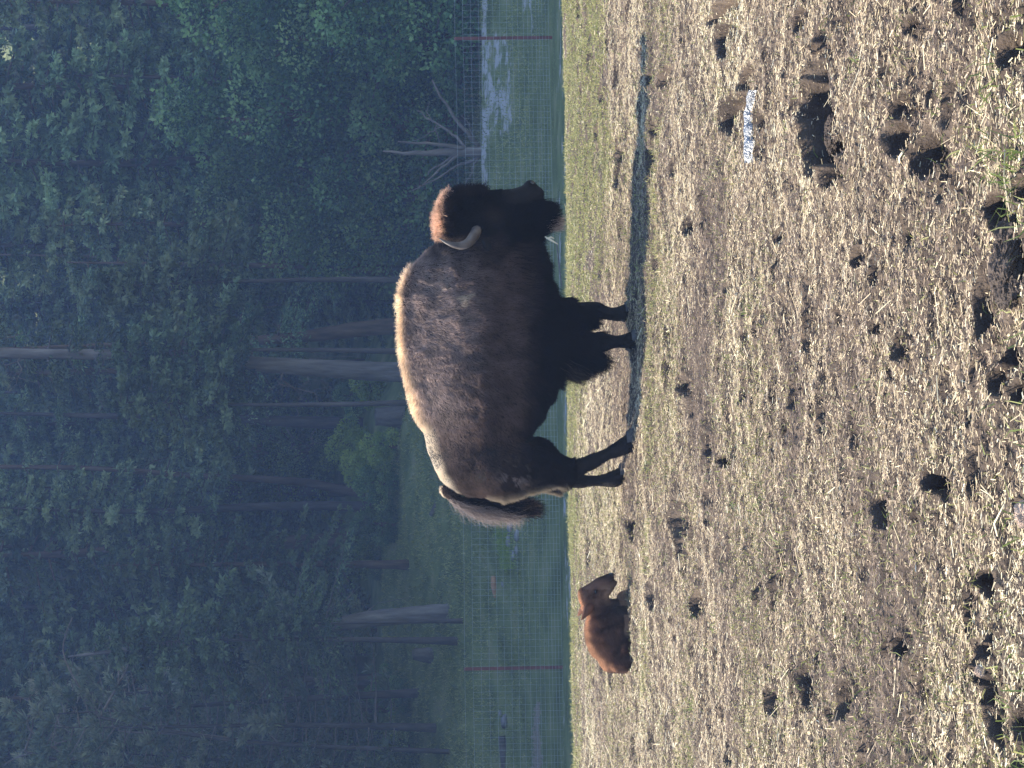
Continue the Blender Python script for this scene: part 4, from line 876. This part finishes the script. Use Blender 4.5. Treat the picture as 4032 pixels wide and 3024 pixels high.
    c = mixc(np.tile(brown, (n, 1)), np.tile(taupe, (n, 1)), np.clip(top * (1 - .55 * sst(1500, 1750, xi)), 0, 1))
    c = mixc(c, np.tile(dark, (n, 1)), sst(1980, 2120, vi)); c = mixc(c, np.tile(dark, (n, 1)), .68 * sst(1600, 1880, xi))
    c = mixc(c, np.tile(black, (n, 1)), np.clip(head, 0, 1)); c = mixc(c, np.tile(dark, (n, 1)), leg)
    ridge = sst(.70, .96, up) * (1 - np.clip(head, 0, 1)) * (vi < 1900)  # sunlit rim along the back, painted into the fur by upward normal
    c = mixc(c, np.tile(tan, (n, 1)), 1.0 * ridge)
    crown = (xi < 965) & (vi < 1800) & (up > -.2); c[crown] = mixc(c[crown], np.tile(np.array([.62, .40, .28]), (crown.sum(), 1)), sst(.55, .9, up[crown]))  # lit fringe of the crown painted into the hair colour
    bleach = np.exp(-((xi - 1150) / 60) ** 2 - ((vi - 1800) / 60) ** 2) * (fbm2(p[:, 0] * 16, p[:, 2] * 9, 2, 7) > .05); c = mixc(c, np.tile(cream * .7, (n, 1)), .7 * bleach)
    ruff = np.exp(-((xi - 1850) / 45) ** 2 - ((vi - 2010) / 55) ** 2) * (fbm2(p[:, 0] * 30, p[:, 2] * 30, 2, 17) > .0); c = mixc(c, np.tile(taupe * 1.3, (n, 1)), .6 * ruff)
    c *= (.6 + .8 * rn)[:, None] * (1 + .55 * fbm2(p[:, 0] * 17 + p[:, 1] * 5, p[:, 2] * 13, 3, 1))[:, None].clip(.35, 2)
    # lock pattern: neighbouring hairs share a direction
    lock = np.stack([fbm2(p[:, 0] * 17 + p[:, 1] * 5, p[:, 2] * 13, 3, s_) for s_ in (1, 2, 3)], 1)
    flow = np.stack([-.75 - 0 * xi, np.zeros(n), -.65 - 0 * xi], 1); front = 1 - sst(1150, 1400, xi)
    flow[:, 0] = -.35 - .7 * sst(1200, 1700, xi); flow[:, 2] = -.9 + .5 * sst(1200, 1700, xi)
    flow[head > .5] = (-.1, 0, -1.0)
    flow -= (flow * N).sum(1, keepdims=True) * N
    L = .032 - .008 * sst(1500, 1750, xi); lift = np.full(n, .35)
    L = np.where(leg > .5, .010, L)
    hump = sst(.6, .95, up) * (1 - sst(1600, 1720, xi)) * (xi > 960); L = L + .026 * hump * (.5 + .9 * rng.random(n)); lift = lift + 1.6 * hump
    L = np.where((xi < 960) & (vi < 2110), .022, L); L = np.where(crown, .04 + .035 * rng.random(n), L); lift = np.where(crown, 1.3, lift)
    L = np.where((xi < 800) & (vi > 1960), .010, L); L = np.where((vi > 2050) & (xi < 790), .006, L)
    beardm = (vi > 2080) & (xi > 790) & (xi < 960) & (up < .1); L = np.where(beardm, .03 + .04 * rng.random(n), L); lift = np.where(beardm, .15, lift)
    throat = (xi > 930) & (xi < 1230) & (vi > 2040) & (vi < 2260); L = np.where(throat, .03 + .03 * rng.random(n), L)
    chap = (xi > 1200) & (xi < 1480) & (vi > 2120) & (vi < 2330); eyep = .8 * np.exp(-((xi - 850) / 38) ** 2 - ((vi - 1925) / 42) ** 2); c = mixc(c, np.tile(np.array([.07, .052, .042]), (n, 1)), eyep); L = np.where(chap, .04 + .05 * rng.random(n), L); c[chap] = mixc(c[chap], np.tile(dark, (chap.sum(), 1)), np.full(chap.sum(), .8))
    belly = (xi > 1480) & (xi < 1760) & (vi > 2080) & (up < -.3); L = np.where(belly, .035, L)
    flow[chap] += (-.45, 0, -.5)
    back = sst(.7, .95, -N[:, 0]) * (xi > 1820) * (vi > 1900) * (vi < 2230); L = L + .02 * back; c = mixc(c, np.tile(cream * .6, (n, 1)), .45 * back)  # backlit edge of the thigh painted in cream
    rump_rim = sst(.72, .95, up - .35 * np.minimum(N[:, 0], 0)) * sst(1620, 1700, xi) * (vi < 1990); c = mixc(c, np.tile(cream, (n, 1)), .8 * rump_rim)  # sunlit rim of the rump painted in cream
    d = flow + N * lift[:, None] + lock * .75 + rng.normal(0, .10, (n, 3))
    dn = (d * N).sum(1, keepdims=True); d += N * np.maximum(0, .32 - dn)
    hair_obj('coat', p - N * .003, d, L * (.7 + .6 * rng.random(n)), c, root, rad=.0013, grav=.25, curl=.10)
    # beard, chaps, tail tuft, crown tuft
    def bunch(name, pts, r, m, L0, L1, col, dirv, spread, lat=.05, curl=.08, rad=.0014):
        q = resample(pts, 40); i = rng.integers(0, 40, m); rt = q[i] + rng.normal(0, 1, (m, 3)) * [r, lat, r]
        d = np.array(dirv) + rng.normal(0, spread, (m, 3)); cc = np.array(col)[None] * (.6 + .8 * rng.random((m, 1))); hair_obj(name, rt, d, L0 + (L1 - L0) * rng.random(m), cc, root, rad=rad, grav=.35, curl=curl)
    bunch('beard', [B(2125, 812), B(2128, 845), B(2110, 885), B(2075, 925)], .014, 4500, .035, .095, (.008, .006, .007), (.0, 0, -1), .16, .03)
    bunch('beard', [B(2165, 860), B(2155, 900)], .012, 260, .045, .085, (.5, .38, .32), (-.02, 0, -1), .2, .02)
    bunch('throat_mane', [B(1990, 960), B(2028, 1030), B(2078, 1110), B(2135, 1180)], .03, 8000, .04, .08, (.008, .006, .007), (-.2, 0, -1), .25, .09)
    bunch('chaps', [B(2200, 1400, -.15), B(2250, 1390, -.15), B(2290, 1372, -.15)], .022, 9000, .06, .16, (.008, .006, .007), (-.6, 0, -.8), .16, .035)
    bunch('chaps', [B(2190, 1430, -.15), B(2240, 1415, -.15)], .02, 1500, .07, .15, (.06, .044, .036), (-.75, 0, -.7), .16, .04)
    bunch('chaps', [B(2270, 1270, .135), B(2320, 1262, .135)], .012, 2500, .03, .08, (.008, .006, .007), (-.6, 0, -.8), .16, .03)
    bunch('tail_tuft', [B(1850, 1975), B(1900, 1985), B(1945, 1992)], .010, 5000, .10, .27, (.012, .009, .010), (-.16, 0, -1), .13, .016)
    bunch('tail_tuft', [B(1770, 1965), B(1830, 1988), B(1890, 1998), B(1940, 2000), B(1975, 2000)], .007, 2100, .04, .17, (.25, .21, .20), (-.65, 0, -.75), .28, .018, curl=.2)  # outer tail fringe paler, backlight painted into the hair colour
    bunch('tail_tuft', [B(1960, 1995), B(1985, 1992)], .008, 500, .12, .20, (.28, .17, .12), (-.02, 0, -1), .12, .014)
    bunch('crown_tuft', [B(1745, 955, .03), B(1738, 900, .03), B(1742, 850, .03), B(1750, 800, .03), B(1775, 768, .03)], .012, 6000, .03, .065, (.66, .44, .32), (.12, 0, .9), .28, .045, curl=.15)  # lit top edge of the crown, sunlight put into the tuft colour
    bunch('crown_tuft', [B(1790, 930, -.09), B(1775, 880, -.09), B(1780, 830, -.09), B(1790, 790, -.07)], .022, 6000, .03, .06, (.012, .008, .008), (.12, -.3, .5), .35, .03, curl=.15)
    bunch('crown_tuft', [B(1800, 770), B(1850, 765), B(1900, 762)], .02, 3500, .02, .045, (.018, .012, .011), (.7, 0, .2), .35, .06, curl=.12)
    # stray straws caught in the beard
    root.rotation_euler = (0, 0, R(-5)); root.location = (0, 11.42, .0)
    return root
bison()
s1 = [P(2146, 932, 11.15), P(2168, 945, 11.13), P(2198, 962, 11.12)]
e = empty('straw_wisp', tuple(s1[0])); tag(e, 'small pale wisp of straw dangling from the bison beard', 'straw')
tube('stalk', [np.array(q) - s1[0] for q in s1], [.004, .007, .003], M_stalk, 5, parent=e)
tube('stalk', [np.array(q) - s1[0] for q in (P(2150, 940, 11.14), P(2170, 934, 11.14), P(2182, 940, 11.13))], [.003, .006, .003], M_stalk, 5, parent=e)

def calf():
    Yc = 11.5; k = F / Yc; gx = 1516 + 1.6 * k
    def C(x, y, lat=0.0): return ((2450 - y) / k, lat, (gx - x) / k)
    root = empty('bison_calf', ((1512 - 2450) / k, Yc, 0)); tag(root, 'small reddish brown bison calf lying in the straw left of the adult', 'calf')
    f = Field((-.38, -.24, -.05), (.40, .24, .40), .0085)
    zb = gx + 8
    prof = [(2642, 2452, zb, .06, 0), (2618, 2392, zb, .12, .1), (2580, 2342, zb, .155, .15), (2540, 2320, zb, .165, .25), (2490, 2315, zb, .16, .3), (2440, 2325, zb, .14, .3), (2405, 2365, zb - 8, .11, .2), (2375, 2400, zb - 25, .07, .1)]
    f.torso([C(0, p[0])[0] for p in prof], [(gx - p[1]) / k for p in prof], [(gx - p[2]) / k for p in prof], [p[3] for p in prof], [p[4] for p in prof], k=.03)
    f.ell(C(2425, 2588, -.03), (.095, .12, .10), .03); f.ell(C(2440, 2430, -.07), (.07, .06, .075), .03)
    f.chain([C(2385, 2430), C(2360, 2395), C(2335, 2365)], [.095, .075, .065], .035, .8)
    f.ell(C(2318, 2358), (.062, .052, .055), .025); f.ell(C(2300, 2340), (.04, .045, .03), .02)
    f.chain([C(2335, 2330), C(2365, 2305), C(2395, 2283)], [.052, .040, .030], .02, .9); f.chain([C(2370, 2345), C(2400, 2315), C(2425, 2300)], [.048, .032, .018], .02, .8)
    f.ell(C(2408, 2276), (.020, .030, .024), .012)
    f.chain([C(2455, 2400, .05), C(2462, 2362, .05), C(2482, 2345, .05)], [.035, .034, .026], .02)            # far foreleg folded
    f.chain([C(2440, 2450, -.09), C(2468, 2440, -.13), C(2478, 2470, -.14)], [.05, .040, .034], .02)             # near foreleg folded
    f.chain([C(2440, 2600, -.13), C(2472, 2545, -.17), C(2482, 2505, -.17)], [.06, .036, .022], .03)             # hind leg folded under
    V, Q = f.mesh()
    for s in (-1, 1):
        lump('eye', C(2345, 2332, s * .044), (.013, .010, .010), M_dark, 1, parent=root)
        lump('nostril', C(2405, 2266, s * .018), (.006, .007, .008), M_dark, 2, parent=root)
        q = resample([C(2328, 2378, s * .05), C(2308, 2406, s * .085), C(2284, 2438, s * .105)], 8)
        tube('ear', q, [.014, .024, .030, .030, .025, .018, .010, .002], M_skin_c, 8, parent=root)
    lump('muzzle', C(2412, 2268, 0), (.014, .026, .018), M_dark, 3, parent=root)
    for xi, yi, lat in ((2484, 2390, .05), (2486, 2500, -.15)): lump('hoof', C(xi, yi, lat), (.022, .016, .012), M_hoof, 4, parent=root)
    def coat_colour(p, N):
        n = len(p); xi = 2450 - p[:, 0] * k; vi = gx - p[:, 2] * k; up = N[:, 2]
        rust = np.array([.16, .092, .07]); drk = np.array([.05, .032, .03]); pale = np.array([.42, .28, .20]); n1 = lambda v: np.tile(v, (n, 1))
        c = mixc(n1(rust), n1(drk), .6 * sst(2380, 2460, vi + 30 * fbm2(xi * .03, vi * .03, 2, 4)) * (xi > 2350)); c = mixc(c, n1(pale), .8 * np.exp(-((xi - 2345) / 28) ** 2 - ((vi - 2395) / 26) ** 2)); c = mixc(c, n1(np.array([.10, .085, .085])), .8 * np.exp(-((xi - 2395) / 26) ** 2 - ((vi - 2430) / 34) ** 2)); c = mixc(c, n1(drk), .8 * np.exp(-((xi - 2335) / 26) ** 2 - ((vi - 2343) / 9) ** 2)); c = mixc(c, n1(drk), .6 * np.exp(-((xi - 2455 + .5 * (vi - 2400)) / 7) ** 2) * (vi > 2360) * (vi < 2450)); c = mixc(c, n1(np.array([.62, .36, .22])), .8 * sst(.72, .97, up - .3 * N[:, 0]) * (xi > 2300))  # orange rim light, eye-band shade and shoulder groove shade painted into coat
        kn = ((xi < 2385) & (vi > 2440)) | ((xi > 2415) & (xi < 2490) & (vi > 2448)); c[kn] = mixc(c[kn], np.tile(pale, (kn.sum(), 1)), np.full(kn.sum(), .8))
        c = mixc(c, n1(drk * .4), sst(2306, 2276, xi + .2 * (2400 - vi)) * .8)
        return c * (1 + .45 * fbm2(p[:, 0] * 22, p[:, 2] * 18, 3, 5))[:, None]
    T_ = np.concatenate([Q[:, [0, 1, 2]], Q[:, [0, 2, 3]]]); fn = np.cross(V[T_[:, 1]] - V[T_[:, 0]], V[T_[:, 2]] - V[T_[:, 0]]); VN = np.zeros_like(V)
    for q_ in range(3): np.add.at(VN, T_[:, q_], fn)
    VN /= np.linalg.norm(VN, axis=1, keepdims=True) + 1e-12
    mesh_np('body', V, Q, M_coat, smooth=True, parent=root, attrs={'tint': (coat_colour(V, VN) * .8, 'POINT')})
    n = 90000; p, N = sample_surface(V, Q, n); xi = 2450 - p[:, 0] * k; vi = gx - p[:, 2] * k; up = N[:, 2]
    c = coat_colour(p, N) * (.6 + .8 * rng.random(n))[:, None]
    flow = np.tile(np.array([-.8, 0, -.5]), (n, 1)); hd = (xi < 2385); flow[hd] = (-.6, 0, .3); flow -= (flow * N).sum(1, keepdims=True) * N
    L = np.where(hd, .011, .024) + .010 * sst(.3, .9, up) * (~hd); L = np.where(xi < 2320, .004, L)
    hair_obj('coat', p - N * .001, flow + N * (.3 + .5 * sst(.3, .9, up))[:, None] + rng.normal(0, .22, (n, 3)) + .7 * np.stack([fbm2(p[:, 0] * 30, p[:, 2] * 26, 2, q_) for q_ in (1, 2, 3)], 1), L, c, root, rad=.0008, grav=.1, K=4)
calf()

# ------------------------------------------------------------------ haze
def haze():
    x0, x1, y0, y1, z0, z1 = -66, 66, -6, 175, -4.2, 160
    V = [(x, y, z) for x in (x0, x1) for y in (y0, y1) for z in (z0, z1)]
    Fc = [(0, 1, 3, 2), (4, 6, 7, 5), (0, 4, 5, 1), (2, 3, 7, 6), (0, 2, 6, 4), (1, 5, 7, 3)]
    m = bpy.data.materials.new('haze_air'); m.use_nodes = True; t = m.node_tree; t.nodes.remove(t.nodes['Principled BSDF'])
    v = t.nodes.new('ShaderNodeVolumePrincipled'); v.inputs['Color'].default_value = (*HAZE['color'], 1); v.inputs['Density'].default_value = HAZE['density']; v.inputs['Anisotropy'].default_value = HAZE['aniso']
    t.links.new(v.outputs[0], t.nodes['Material Output'].inputs['Volume'])
    o = mesh_np('haze', V, Fc, m); tag(o, kind='stuff')
haze()
for o in S.objects:
    if o.type == 'MESH' and o.parent and o.name.split('.')[0] in ('limbs', 'crown', 'dead_branches'): o['kind'] = 'stuff'
